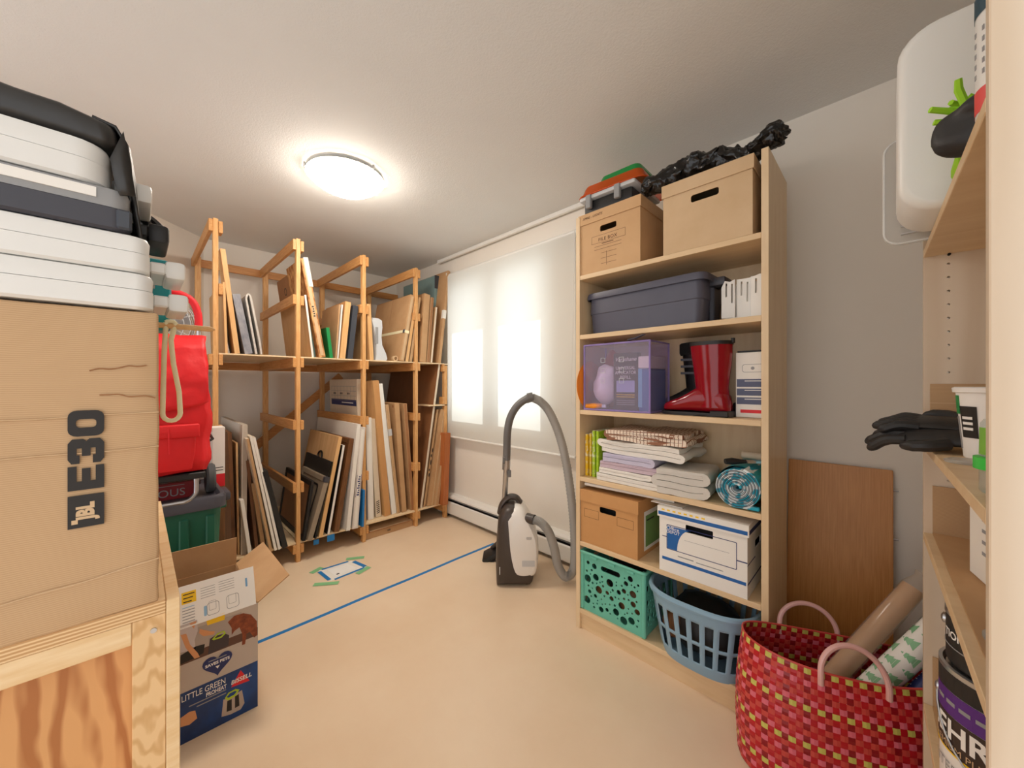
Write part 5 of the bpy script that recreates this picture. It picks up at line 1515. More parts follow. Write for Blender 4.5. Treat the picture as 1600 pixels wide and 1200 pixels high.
# ------------------------------------------------------------------ canister vacuum cleaner parked upright
vb = at_z(806, 902, 0)
DV = 2.27; PXM = DV / FPX
vac = thing('vacuum_cleaner', 'white and dark canister vacuum parked upright with its grey hose arched', 'vacuum', vb, PI / 4)
vac['label'] = 'white and dark canister vacuum parked upright with an arching grey hose'
def loft_poly(poly, half, cx, cz, ys=None):
    rings = []
    for f, s in ((-1, .80), (-.93, .90), (-.75, .97), (-.4, 1.0), (.4, 1.0), (.75, .97), (.93, .90), (1, .80)):
        rings.append([Vector((cx + (x - cx) * s, f * half, cz + (z - cz) * s)) for x, z in poly])
    return MB().ring_loft(rings)
dense = lambda pts, n=4: [(p.x, p.z) for p in spline([Vector((x, 0, z)) for x, z in pts + [pts[0]]], n)[:-1]]
body = [(-.118, .0), (-.122, .10), (-.120, .22), (-.110, .36), (-.095, .43), (-.06, .47), (-.02, .475), (.03, .45), (.075, .38), (.115, .28), (.125, .12), (.10, .02), (.085, .0), (0, 0)]
m = loft_poly(body, .125, 0, .22)
for v in m.bm.verts: v.co.z = max(v.co.z, .0)
m.obj('dark_shell', 'vac_dark', vac, True, 40)
shell = dense([(-.060, .415), (-.052, .30), (-.040, .18), (-.012, .07), (.03, .045), (.09, .05), (.118, .07), (.134, .14), (.134, .26), (.112, .34), (.065, .43), (.03, .465), (-.02, .465)], 3)
m = loft_poly(shell, .131, .04, .25)
m.obj('white_cover', 'vac_white', vac, True, 40)
MB().tube(spline([(-.10, 0, .40), (-.085, 0, .455), (-.045, 0, .497), (.0, 0, .497), (.028, 0, .465)], 6), .017, 12, squash=((0, 1, 0), 2.2)).obj('carry_handle', 'vac_dark', vac, True)
MB().lathe([(.014, -.002), (.016, .004), (.010, .007)], 16, frame_m((.085, -.122, .10), (1, 0, 0), (0, 0, 1))).obj('dial', 'black', vac, True)
plate('badge', rrect(.060, .287, .092, .303, .006), [], .002, 'steel', vac, frame_m((0, -.132, 0), *FY))
plate('grey_label', rrect(.035, .13, .11, .165, .004), [], .002, 'light_grey', vac, frame_m((0, -.1316, 0), *FY))
MB().box(-.098, -.094, -.127, -.10, .08, .125).obj('side_vent', 'white_plastic', vac)
def V(x, y, d=DV):
    """photograph point at distance d, in the vacuum's own frame"""
    return vac_inv @ at_d(x, y, d)
vac_inv = (Matrix.Translation(vb) @ Matrix.Rotation(PI / 4, 4, 'Z')).inverted()
port = V(829, 811, 2.20)
MB().tube([port + Vector((-.02, .02, 0)), port + Vector((.022, -.005, -.003))], .029, 18).obj('hose_port', 'vac_dark', vac, True)
hose_px = [(831, 812, 2.20), (843, 815, 2.2), (856, 829, 2.2), (866, 856, 2.22), (872, 884, 2.24), (884, 901, 2.25), (896, 889, 2.26), (898, 850, 2.27), (894, 790, 2.28), (885, 725, 2.28), (874, 680, 2.28), (859, 645, 2.27), (845, 628, 2.26), (831, 621, 2.25)]
hp = spline([V(*q) for q in hose_px], 12)
rad = [.0245 + (.0018 if k % 2 else 0) for k in range(len(hp))]
rib = []
for a, b in zip(hp[:-1], hp[1:]):
    rib += [a, a.lerp(b, .5)]
rib.append(hp[-1])
zmin = min(p.z for p in rib)
MB().tube(rib, [.0240 + (.0030 if k % 2 else 0) for k in range(len(rib))], 14).obj('hose', 'hose', vac, True, 80)
grip = spline([V(831, 621, 2.25), V(818, 626, 2.25), V(806, 637, 2.25), (V(797, 654, 2.25)), V(793, 675, 2.25), V(792, 700, 2.26), V(791.5, 720, 2.26)], 6)
MB().tube(grip, [.026] * 5 + [.023] * (len(grip) - 5), 14).obj('curved_grip', 'hose_dark', vac, True, 60)
MB().tube([V(833, 620, 2.25), V(824, 622, 2.25)], .029, 14).obj('hose_collar', 'hose_dark', vac, True)
MB().tube([V(791.5, 718, 2.26), V(791, 733, 2.27)], .024, 16).obj('wand_joint', 'steel', vac, True)
MB().tube([V(791, 733, 2.27), V(788, 790, 2.36), V(783, 845, 2.47)], .017, 14).obj('wand_tube', 'steel', vac, True)
MB().box(-.012, .012, -.012, .012, -.02, .02, M=Matrix.Translation(V(795.5, 740, 2.25)), bevel=.003).obj('slide_button', 'hose_dark', vac)
MB().box(-.008, .008, -.012, .012, -.02, .02, M=Matrix.Translation(V(787.5, 719, 2.25)), bevel=.003).obj('clip', 'hose_dark', vac)
# floor head lying at the foot of the wand
fh = vac_inv @ at_z(763, 868, .0)
mh = Matrix.Translation(fh + Vector((.03, .03, .02))) @ Matrix.Rotation(math.radians(-28), 4, 'Y')
MB().box(-.065, .075, -.13, .02, -.012, .024, M=mh, bevel=.008, seg=2).obj('floor_head', 'black', vac, True)
MB().box(-.066, .02, -.13, -.118, -.022, -.012, M=mh).obj('brush_strip', 'black', vac)
MB().tube([fh + Vector((.03, .03, .04)), V(783, 845, 2.47)], .018, 12).obj('neck', 'black', vac, True)

# ------------------------------------------------------------------ plywood bench at the left
XBN = -.83; ZB = .85
be = thing('plywood_bench', 'plywood work bench with timber frame standing in the left foreground', 'bench', (XBN, -.5, 0))
be['label'] = 'plywood work bench with a pale timber frame under the tall lettered carton'
def bb(name, x0, x1, y0, y1, z0, z1, mat, bevel=.001):
    MB().box(x0 - XBN, x1 - XBN, y0 + .5, y1 + .5, z0, z1, bevel=bevel).obj(name, mat, be)
bb('bench_top', -1.55, XBN, -1.10, .0325, ZB - .022, ZB, 'ply_edge')
bb('end_panel', -1.55, XBN, .033, .050, 0, ZB - .003, 'fir_rail')
bb('corner_post', -.87, XBN - .002, -.006, .0325, 0, ZB - .0225, 'fir_post')
bb('corner_post', -.87, XBN - .002, -1.10, -1.06, 0, ZB - .0225, 'fir_post')
bb('front_rail', -.87, XBN - .002, -1.0595, -.0065, ZB - .058, ZB - .0225, 'fir_rail')
bb('front_panel', -.884, -.871, -1.10, .0325, .0, ZB - .0225, 'fir')
bb('back_panel', -1.55, -1.537, -1.10, .0325, 0, ZB - .0225, 'fir')
bb('end_panel', -1.55, -.885, -1.118, -1.1005, 0, ZB - .003, 'fir_rail')
for z in (ZB - .045,):
    MB().lathe([(.004, -.0005), (.004, .0008)], 10, frame_m((.0, .5 + .018, z), *FX)).obj('nail_head', 'steel', be)

# tall cardboard carton with black letters
ct = thing('lettered_carton', 'tall worn cardboard carton with big black lettering on the bench', 'carton', (-.828, -.17, ZB))
ch_, cd_ = .463, .37
c0, c1 = -.19, .194
m = MB().box(-cd_, 0, c0, c1, 0, ch_, bevel=.004, seg=2)
bmesh.ops.subdivide_edges(m.bm, edges=[e for e in m.bm.edges if e.calc_length() > .1], cuts=14, use_grid_fill=True)
m.noise(.0022, 16).noise(.001, 60)
m.obj('carton_body', 'card', ct, True, 50)
LX = .0035
TU = lambda y, z: frame_m((LX, y, z), (0, 0, 1), (0, -1, 0))
def jy(x): return at_x(x, 600, -.828).y + .17
def jz(x, y): return at_x(x, y, -.828).z - ZB
bb_lo, bb_hi = jz(135, 822), jz(135, 772)
decal('black_block', rect(bb_lo, -jy(163), bb_hi, -jy(106)), 'print_black', ct, TU(0, 0))
lettering('carton_print', 'JBL', .023, 'card_light', ct, frame_m((LX + .0006, (jy(163) + jy(106)) / 2, (bb_lo + bb_hi) / 2), (0, 0, 1), (0, -1, 0)), .8, bold=.0012)
decal('print_mark', rect(bb_lo + .006, -.0, bb_lo + .012, .006), 'card_light', ct, TU((jy(122)), 0) @ Matrix.Translation((0, 0, .0006)))
# E 3 0 drawn as heavy letters reading upwards
yl, yr = jy(106), jy(163)
lh = yr - yl
def stroke(name, polys_outer, holes, z0, z1):
    """shape in unit box: x along the reading direction (up), y letter height"""
    f = lambda p: [(z0 + (z1 - z0) * x, lh * y) for x, y in p]
    plate(name, f(polys_outer), [f(h) for h in holes], .0006, 'print_black', ct, frame_m((LX, yr, 0), (0, 0, 1), (0, -1, 0)))
zE0, zE1 = jz(135, 764), jz(135, 727)
z30, z31 = jz(135, 723), jz(135, 685)
z00, z01 = jz(135, 681), jz(135, 641)
stroke('letter_print', [(0, 0), (1, 0), (1, .24), (.36, .24), (.36, .38), (.9, .38), (.9, .62), (.36, .62), (.36, .76), (1, .76), (1, 1), (0, 1)], [], zE0, zE1)
stroke('letter_print', [(0, .10), (.18, 0), (.82, 0), (1, .12), (1, .42), (.9, .5), (1, .58), (1, .88), (.82, 1), (.18, 1), (0, .9), (0, .68), (.34, .68), (.34, .76), (.62, .76), (.62, .62), (.3, .62), (.3, .38), (.62, .38), (.62, .24), (.34, .24), (.34, .32), (0, .32)], [], z30, z31)
stroke('letter_print', rrect(0, 0, 1, 1, .25, 4), [rrect(.34, .22, .66, .78, .12, 4)], z00, z01)
# tape strips and creases on the carton face
decal('packing_tape', rect(-.075 + c0 + .18, .01, -.012 + c0 + .18, ch_ - .004), plain('brown tape', (196, 150, 98), .35), ct, frame_m((LX - .0002, .0, 0), *FX))
for z, y0, y1, tilt in ((.30, c0, c1, .004), (.245, c0, c1, .006), (.05, c0 + .15, c1, .02), (.37, .12, .18, .01), (.335, .13, .19, -.006)):
    m = MB().tube(spline([(LX - .0012, y0 + (y1 - y0) * k / 6, z + tilt * k / 6 + .0015 * math.sin(k * 2.1 + z * 50)) for k in range(7)], 3), .0009, 6)
    m.obj('crease', 'card_dark' if z > .32 else 'card_light', ct, True)

# flat cases stacked on the carton, each with a handle at its end
def case(name, label, y_end, z0, h, mat, hmat, lidmat=None, depth=.24, rad=.02, hz=.5, hw_=.055, x0=-.822, extra=None):
    r = thing(name, label, 'case', (x0, y_end - .28, z0), 0, 'cases stacked on the lettered carton')
    def sec(z, ins):
        return [Vector((x, y, z)) for x, y in rrect(-depth + ins, -.28 + ins, -ins, .28 - ins, rad, 5)]
    g = .004
    MB().ring_loft([sec(0, g), sec(g, 0), sec(h * .52, 0)], (True, True)).obj('case_base', mat, r, True, 40)
    MB().ring_loft([sec(h * .535, .001), sec(h - g * 2, .0), sec(h - g * .6, g * .6), sec(h, g * 2)], (True, True)).obj('case_lid', lidmat or mat, r, True, 40)
    cxh = -depth * .55
    hb = MB().box(cxh - hw_, cxh + hw_, .28, .302, h * hz - .010, h * hz + .010, bevel=.003)
    hb.obj('handle_arm', hmat, r)
    MB().box(cxh - hw_, cxh + hw_, .300, .328, h * hz - .016, h * hz + .016, bevel=.006, seg=2).obj('handle_grip', hmat, r, True)
    MB().box(cxh - hw_ - .012, cxh - hw_ - .001, .279, .290, h * .25, h * .8).obj('latch', 'light_grey', r)
    return r
z = ZB + ch_ + .0035
case('plastic_case', 'white flat plastic case lying directly on the lettered carton', .018, z, .057, 'white_plastic', 'white_plastic')
case('plastic_case', 'white flat plastic case second up in the case stack', .014, z + .0575, .057, 'white_plastic', 'white_plastic')
r = case('tool_case', 'dark grey flat case with pale grey lid in the stack', -.008, z + .115, .064, 'dark_grey', 'black', 'grey')
MB().box(-.0005, .001, .10, .245, .044, .058).obj('paper_label', 'paper', r)
MB().box(-.02, .002, .265, .282, .004, .034, bevel=.003).obj('corner_guard', 'slate', r)
case('plastic_case', 'white rounded plastic case on top of the dark grey case', -.030, z + .1795, .062, 'white_plastic', 'white_plastic', rad=.035)
# black vinyl bag lying on the stack, its end hanging down
zt = z + .2415
r = thing('black_sheet', 'black vinyl bag draped over the top of the case stack', 'bag', (-.90, -.20, zt + .001))
m = MB().box(-.16, .072, -.30, .176, 0, .064, bevel=.016, seg=3)
bmesh.ops.subdivide_edges(m.bm, edges=[e for e in m.bm.edges if e.calc_length() > .05], cuts=10, use_grid_fill=True)
m.noise(.006, 14).noise(.003, 40)
for v in m.bm.verts: v.co.z = max(v.co.z, .0) * (1 - .42 * min(1, max(0, (v.co.y + .12) / .30)))
MT['vinyl'] = plain('black vinyl', (44, 42, 40), .38, .06, bump=.3, bscale=40, bdist=.004)
m.obj('folded_vinyl', 'vinyl', r, True, 60)
dr = MB()
sec = [(.150, .040), (.176, .036), (.187, .018), (.192, -.03), (.198, -.09), (.201, -.125)]
rings = []
for k in range(9):
    x = -.10 + .16 * k / 8
    rings.append([Vector((x, y + .003 * math.sin(k * 1.9 + i), zz - .012 * abs(k - 4) / 4 * (i > 3))) for i, (y, zz) in enumerate(sec)])
dr.ring_loft(rings, closed=False)
o = dr.obj('hanging_end', 'vinyl', r, True, 70)
md = o.modifiers.new('thickness', 'SOLIDIFY'); md.thickness = .004; md.offset = 1
ff = MB()
fr = [[(172, 246), (193, 205)], [(176, 270), (199, 236)], [(181, 290), (206, 270)], [(187, 304), (212, 306)]]
ff.ring_loft([[at_x(x, y, -.817) - Vector((-.90, -.20, zt + .001)) for x, y in row] for row in fr], closed=False)
o = ff.obj('front_fold', 'vinyl', r, True, 70)
md = o.modifiers.new('thickness', 'SOLIDIFY'); md.thickness = .004; md.offset = -1
st = MB().tube(spline([(-.10, .17, -.01), (-.115, .20, -.035), (-.12, .215, -.06), (-.12, .205, -.095), (-.115, .19, -.12)], 6), .010, 8, squash=((1, 0, 0), 1.8))
st.obj('hanging_strap', 'black', r, True)
st = MB().tube(spline([(-.13, .16, -.005), (-.14, .205, -.025), (-.13, .232, -.05), (-.12, .222, -.07)], 6), .009, 8, squash=((1, 0, 0), 1.8))
st.obj('hanging_strap', 'black', r, True)
# teal box behind the cases on the carton
r = thing('teal_box', 'teal plastic box mostly hidden behind the white cases', 'box', (-1.14, -.08, ZB + ch_ + .003))
MB().box(-.05, .052, -.14, .132, 0, .10, bevel=.012, seg=2).obj('box_body', 'teal', r, True)
MB().box(-.052, .054, -.142, .134, .1005, .150, bevel=.012, seg=2).obj('box_lid', 'teal', r, True)
# stick and strap
r = thing('wooden_stick', 'thin wooden stick poking out over the red trolley', 'stick', (-1.073, -.05, ZB + ch_ + .010))
MB().tube([(0, -.22, 0), (0, .165, 0), (0, .174, 0)], [.0062, .0058, .002], 8).obj('rod', 'tan_wood', r, True)
MB().tube([(0, .02, .0), (0, .05, 0)], .0066, 8).obj('dark_ring', 'card_dark', r, True)
ys = at_x(267, 510, -1.073).y
r = thing('webbing_loop', 'cream webbing loop hanging from the wooden stick', 'strap', (-1.073, ys, ZB + ch_ + .010))
lp_ = MB()
path = [(-.0075, .0065), (-.0105, -.06), (-.012, -.14)] + [(.001 - .014 * math.cos(a), -.185 - .016 * math.sin(a)) for a in [PI * k / 8 for k in range(9)]] + [(.013, -.14), (.004, -.08), (.0, -.03), (.0075, .0065)] + [(.0075 * math.cos(a), .0065 + .003 * math.sin(a)) for a in [PI * k / 4 for k in range(1, 4)]]
path = [(x, z) for x, z in path]
pth = [Vector((0, x, z)) for x, z in path]
lp_.tube(pth + [pth[0]], .0046, 10, squash=((1, 0, 0), 1.2), cap=(False, False))
lp_.obj('webbing', 'strap', r, True, 60)

# ------------------------------------------------------------------ open product carton on the floor
bx = thing('open_carton', 'open printed carton with photo panel and raised flaps on the floor', 'carton', (-1.656, .10, 0))
bw_, bd_, bhh = .42, .431, .384      # along Y, along X, up
yl_, yr_ = -.203, .217
t = .004
MB().box(-t, 0, yl_, yr_, 0, bhh).obj('front_wall', 'print_taupe', bx)
MB().box(-bd_, -bd_ + t, yl_, yr_, 0, bhh).obj('back_wall', 'card_flat', bx)
MB().box(-bd_ + t, -t, yl_, yl_ + t, 0, bhh).obj('side_wall', 'card_flat', bx)
MB().box(-bd_ + t, -t, yr_ - t, yr_, 0, bhh).obj('side_wall', 'card_flat', bx)
MB().box(-bd_ + t, -t, yl_ + t, yr_ - t, 0, t).obj('bottom', 'card_flat', bx)
# flaps
def flap(name, a, b, u, mat, n=None):
    a, b, u = Vector(a), Vector(b), Vector(u)
    nn = (b - a).cross(u).normalized() * .0035
    MB().ring_loft([[a, b, b + u, a + u], [a + nn, b + nn, b + u + nn, a + u + nn]]).obj(name, mat, bx)
fu = Vector((-.050, 0, .122))
flap('front_flap', (0, yl_, bhh), (0, yr_ - .006, bhh), fu, 'print_white')
flap('back_flap', (-bd_, yr_, bhh), (-bd_, yl_, bhh), (.01, 0, .122), 'card_flat')
flap('side_flap', (-bd_, yr_, bhh), (0, yr_, bhh), (0, .105, .066), 'card_flat')
# printing on the front: photo band, navy band, heart, logo
F0 = frame_m((.0004, 0, 0), *FX); F1 = frame_m((.0009, 0, 0), *FX); F2 = frame_m((.0014, 0, 0), *FX); F3 = frame_m((.0019, 0, 0), *FX)
def bp(x, y):
    p = at_x(x, y, -1.656)
    return (p.y - .10, p.z)
def poly(*pts): return [bp(*p) for p in pts]
zn = bp(402, 1032)[1]
MT['navy_band'] = two('navy print', (8, 34, 78), (10, 70, 140), .4, 5, (1, 1, 1), .35, .65)
decal('navy_band', rect(yl_ + .001, .001, yr_ - .001, zn), 'navy_band', bx, F0)
zp = bp(402, 1005)[1]
decal('photo_sofa', rect(yl_ + .001, zp + .06, yr_ - .05, bhh - .012), plain('printed grey sofa', (176, 164, 156), .5), bx, F0)
decal('photo_floor', rect(yl_ + .001, zp + .03, yr_ - .001, zp + .06), plain('printed dark floor', (96, 64, 50), .5), bx, F0)
decal('photo_cushion', poly((322, 968), (351, 957), (351, 968), (324, 977)), 'print_yellow', bx, F1)
decal('photo_dog', poly((356, 972), (366, 962), (380, 958), (392, 960), (401, 970), (402, 992), (397, 996), (390, 987), (385, 990), (383, 1006), (378, 1008), (379, 992), (374, 980), (366, 986), (362, 992), (362, 981)), 'print_dog', bx, F1)
decal('photo_shirt', poly((281, 978), (298, 972), (308, 968), (309, 985), (304, 1000), (306, 1014), (281, 1020)), plain('printed grey shirt', (206, 198, 200), .5), bx, F1)
decal('photo_arm', poly((282, 992), (291, 990), (297, 1007), (309, 1020), (312, 1026), (304, 1029), (290, 1012)), 'print_skin', bx, F2)
decal('photo_arm', poly((312, 982), (318, 984), (330, 986), (336, 986), (334, 991), (318, 994), (311, 989)), 'print_skin', bx, F2)
decal('photo_neck', poly((296, 974), (307, 970), (303, 982)), 'print_skin', bx, F2)
decal('photo_trousers', poly((282, 1024), (305, 1010), (320, 1006), (318, 1020), (300, 1030), (282, 1038)), 'print_black', bx, F1)
decal('photo_machine', poly((325, 1023), (328, 998), (336, 993), (352, 990), (358, 992), (357, 1008)), plain('printed dark machine', (62, 52, 56), .5), bx, F1)
plate('photo_machine_rim', poly((331, 999), (340, 989), (350, 985), (353, 989), (346, 996), (334, 1000)), [poly((335, 997), (342, 990), (349, 987), (350, 989), (345, 994), (337, 997))], .0004, 'print_lime', bx, F2)
hx, hz_ = bp(340, 1036)
heart = []
for k in range(28):
    a = 2 * PI * k / 28
    heart.append((hx + .0026 * 16 * math.sin(a) ** 3, hz_ + .0026 * (13 * math.cos(a) - 5 * math.cos(2 * a) - 2 * math.cos(3 * a) - math.cos(4 * a))))
decal('heart_badge', heart, 'print_navy', bx, F2)
lettering('badge_print', 'SAVES PETS', .0135, 'print_white', bx, frame_m((.0020, hx, hz_ + .004), *FX), bold=.0004)
decal('badge_print', rect(hx - .025, hz_ + .016, hx + .025, hz_ + .019), 'print_grey', bx, F3)
decal('badge_print', [(hx, hz_ - .018), (hx + .006, hz_ - .008), (hx - .006, hz_ - .008)], 'print_white', bx, F3)
q = bp(319, 1078)
lettering('product_print', 'LITTLE GREEN', .0285, 'print_white', bx, frame_m((.001, q[0], q[1]), *FX), fit=bp(354, 1060)[0] - bp(286, 1060)[0])
q = bp(337, 1075)
lettering('product_print', 'PROHEAT', .0195, 'print_white', bx, frame_m((.001, q[0] + .002, q[1] - .010), *FX), bold=.0004, fit=bp(353, 1060)[0] - bp(321, 1060)[0])
q = bp(325, 1091)
for k in range(2):
    decal('product_line', rect(q[0] - .05 + .02 * k, q[1] - .012 * k, q[0] + .05, q[1] + .0035 - .012 * k), 'print_grey', bx, F1)
q = bp(377, 1060)
plate('logo_triangle', poly((376, 1047), (390, 1063), (361, 1074)), [], .0004, 'print_red', bx, F1)
lettering('logo_print', 'BISSELL', .0200, 'print_white', bx, frame_m((.0016, q[0], q[1]), *FX), 1.0, bold=.0004, shear=.15, fit=bp(393, 1060)[0] - bp(361, 1060)[0])
decal('machine_body', poly((346, 1120), (349, 1093), (356, 1091), (364, 1088), (370, 1083), (378, 1078), (382, 1098), (376, 1108), (360, 1116)), plain('printed silver machine', (186, 170, 158), .4), bx, F1)
decal('machine_window', poly((354, 1112), (355, 1095), (362, 1092), (362, 1109)), 'print_black', bx, F2)
decal('machine_tank', poly((367, 1106), (367, 1088), (373, 1084), (374, 1102)), 'print_black', bx, F2)
plate('machine_rim', poly((351, 1091), (357, 1082), (368, 1076), (374, 1077), (368, 1087), (356, 1094)), [poly((354, 1089), (359, 1083), (367, 1079), (370, 1080), (366, 1085), (357, 1090))], .0004, 'print_lime', bx, F2)
decal('photo_hand', poly((282, 1122), (296, 1112), (305, 1110), (308, 1122), (296, 1132), (282, 1136)), 'print_skin', bx, F1)
# printing on the white flap
fo = Vector((.0038, 0, bhh)); fv = fu.normalized()
FM = frame_m(fo, (0, 1, 0), fv)
decal('yellow_block', rect(.005, .075, .043, .112), 'print_yellow', bx, FM)
for k in range(3):
    decal('flap_print', rect(.009, .1025 - .0115 * k, .039 - .004 * k, .1055 - .0115 * k), 'print_black', bx, FM @ Matrix.Translation((0, 0, .0005)))
for k in range(6):
    decal('flap_line', rect(.006, .062 - .009 * k, .038, .0645 - .009 * k), plain('pale blue ink', (160, 196, 226), .5) if k == 0 else 'print_grey', bx, FM)
for k in range(5):
    decal('flap_line', rect(.055, .108 - .008 * k, .095, .1095 - .008 * k), 'print_grey', bx, FM)
    decal('flap_line', rect(.105, .112 - .008 * k, .15, .1135 - .008 * k), 'print_grey', bx, FM)
for x, w_, h_ in ((.07, .034, .04), (.125, .036, .045)):
    plate('line_drawing', rrect(x, .015, x + w_, .015 + h_, .008), [rrect(x + .0014, .0164, x + w_ - .0014, .0136 + h_, .007)], .0004, 'print_grey', bx, FM)
    plate('line_drawing', rrect(x + .006, .03, x + w_ - .008, .06, .004), [rrect(x + .007, .031, x + w_ - .009, .059, .003)], .0004, 'print_grey', bx, FM)
decal('blue_drawing', rrect(.062, .018, .070, .05, .003), plain('light blue ink', (150, 190, 222), .5), bx, FM)
decal('blue_drawing', rrect(.183, .07, .189, .10, .002), plain('light blue ink', (120, 170, 214), .5), bx, FM)
# the machine inside
mc = thing('carpet_cleaner', 'black and lime portable cleaner peeking out of the open carton', 'cleaner', (-1.88, .12, .004))
MB().box(-.12, .12, -.10, .10, 0, .28, bevel=.03, seg=3).obj('machine_body', 'black', mc, True)
MB().tube(spline([(.10, -.06, .27), (.11, .0, .36), (.09, .05, .40), (.05, .07, .38), (.02, .08, .30)], 6), .022, 12).obj('carry_handle', 'black_gloss', mc, True)
blob((.04, .105, .355), .03, .03, .035, .004, 20).obj('lime_tank_cap', 'print_lime', mc, True, 60)
MB().tube([(.04, .105, .27), (.04, .105, .345)], .018, 10).obj('tank_neck', 'black', mc, True)

# ------------------------------------------------------------------ green bin with charcoal lid
GX = -2.25
gb = thing('lidded_bin', 'dark green plastic bin with charcoal lid behind the open carton', 'bin', (GX - .235, .02, 0))
gw, gd, gh = .56, .46, .645
def gsec(sx, sy, z, rad=.05): return [Vector((x, y, z)) for x, y in rrect(-gd / 2 * sx, -gw / 2 * sy, gd / 2 * sx, gw / 2 * sy, rad, 6)]
MB().ring_loft([gsec(.80, .84, 0), gsec(.86, .89, gh * .45), gsec(.90, .92, gh * .47), gsec(.95, .96, gh * .9), gsec(.95, .96, gh)], (True, False)).obj('tub', 'green_bin', gb, True, 25)
for y in (-.13, .13, .225):
    MB().box(.205, .226, y - .018, y + .018, .16, gh * .9, bevel=.005).obj('rib', 'green_bin', gb)
MB().box(.195, .214, -.10, .10, .30, .31).obj('panel_edge', 'green_bin', gb)
MB().ring_loft([gsec(1.0, 1.0, gh - .035), gsec(1.03, 1.025, gh - .033), gsec(1.03, 1.025, gh + .015), gsec(1.0, 1.0, gh + .026), gsec(.95, .955, gh + .024), gsec(.90, .915, gh + .006)], (False, True)).obj('lid', 'bin_lid', gb, True, 40)
MB().box(-.07, .07, gw / 2, gw / 2 + .045, gh - .05, gh - .004, bevel=.012, seg=2).obj('grip', 'bin_lid', gb, True)
MB().box(-.05, .05, gw / 2 - .02, gw / 2 + .03, gh - .09, gh - .05, bevel=.01, seg=2).obj('grip_boss', 'green_bin', gb, True)
lidz = gh + .0065
# small red carton on the lid, behind the trolley
r = thing('red_carton', 'dark red carton with pale lettering under the red trolley', 'carton', (-2.395, .0, lidz))
MB().box(-.16, 0, -.17, .195, 0, .078, bevel=.002).obj('carton_body', plain('dark red card', (136, 18, 30), .5), r)
lettering('carton_print', 'CIOUS', .05, 'print_grey', r, frame_m((.0006, .09, .030), *FX), 1.0)
MB().box(.0, .0006, -.17, .16, .064, .067).obj('pale_rule', 'print_grey', r)

# ------------------------------------------------------------------ red shopping trolley standing on the bin
tr = thing('shopping_trolley', 'bright red fabric shopping trolley standing on the green bin', 'trolley', (-2.37, .075, lidz))
zb0 = .795 - lidz; zt0 = 1.415 - lidz
def tsec(z, x0, x1, w, rad, sh=0.0): return [Vector((x, y + sh, z)) for x, y in rrect(x0, -w, x1, w, rad, 5)]
m = MB().ring_loft([tsec(zb0, -.09, .11, .155, .03), tsec(zb0 + .05, -.10, .125, .172, .04), tsec(zb0 + .18, -.10, .12, .176, .04), tsec(zb0 + .34, -.10, .118, .172, .04), tsec(zb0 + .50, -.09, .105, .165, .04), tsec(zt0 - .03, -.08, .085, .155, .035), tsec(zt0, -.06, .05, .13, .03)])
bmesh.ops.subdivide_edges(m.bm, edges=m.bm.edges[:], cuts=3, use_grid_fill=True)
m.noise(.012, 9).noise(.007, 22).noise(.002, 60)
m.obj('fabric_bag', 'red_cloth', tr, True, 60)
fl = MB()
rows = []
for i in range(9):
    s = i / 8
    z = zt0 - .01 - .30 * s; xx = .085 + .058 * min(1, s * 1.6)
    if s == 0: xx = .03; z = zt0 + .012
    rows.append([Vector((xx + .010 * math.sin(PI * k / 8), -.16 + .315 * k / 8, z - (.05 * (1 - abs(k - 4) / 4) ** .7 if i == 8 else 0) + (.018 if i == 8 else 0))) for k in range(9)])
vv = [[fl.bm.verts.new(p) for p in rr] for rr in rows]
for i in range(8):
    for j in range(8): fl.bm.faces.new((vv[i][j], vv[i][j + 1], vv[i + 1][j + 1], vv[i + 1][j]))
bmesh.ops.subdivide_edges(fl.bm, edges=fl.bm.edges[:], cuts=2, use_grid_fill=True)
fl.noise(.010, 11).noise(.004, 30)
o = fl.obj('top_flap', 'red_cloth', tr, True, 70)
md = o.modifiers.new('thickness', 'SOLIDIFY'); md.thickness = .005; md.offset = 1
m = MB().ring_loft([tsec(zb0 + .02, .10, .145, .12, .012, -.02), tsec(zb0 + .10, .10, .158, .13, .014, -.02), tsec(zb0 + .20, .10, .150, .135, .014, -.02)])
m.noise(.004, 20).obj('front_pocket', 'red_cloth', tr, True, 60)
m = MB().box(.135, .168, -.162, .125, zb0 + .165, zb0 + .225, bevel=.006, seg=2)
m.noise(.004, 22).obj('pocket_flap', 'red_cloth', tr, True, 60)
MB().tube([(.170, .02, zb0 + .21), (.172, .022, zb0 + .10)], .002, 6).obj('zip_pull', 'red_grip', tr, True)
MB().tube([(.12, .10, zb0 + .10), (.06, .183, zb0 + .14), (-.05, .183, zb0 + .15)], .006, 6).obj('dark_piping', 'black', tr, True)
for sy in (-1, 1):
    MB().tube(spline([(-.112, sy * .145, .04), (-.112, sy * .145, zt0 + .03), (-.112, sy * .145, zt0 + .06)], 3), .0095, 12).obj('frame_tube', 'steel', tr, True)
zh = 1.66 - lidz
arch = spline([(-.112, .145, zt0 + .06), (-.112, .142, zh - .10), (-.112, .115, zh - .035), (-.112, .05, zh - .005), (-.112, 0, zh), (-.112, -.05, zh - .005), (-.112, -.115, zh - .035), (-.112, -.142, zh - .10), (-.112, -.145, zt0 + .06)], 6)
MB().tube(arch, .0165, 14).obj('foam_grip', 'red_grip', tr, True)
MB().box(-.12, .13, -.165, .15, zb0 - .03, zb0 - .002, bevel=.004).obj('base_board', 'black', tr)
lg = spline([(.095, .118, zb0 - .03), (.098, .118, zb0 - .09), (.10, .112, .035), (.115, .085, .014), (.115, .03, .012), (.115, -.10, .012)], 6)
MB().tube(lg, .0095, 12).obj('foot_loop', 'steel', tr, True)
wr = .0725
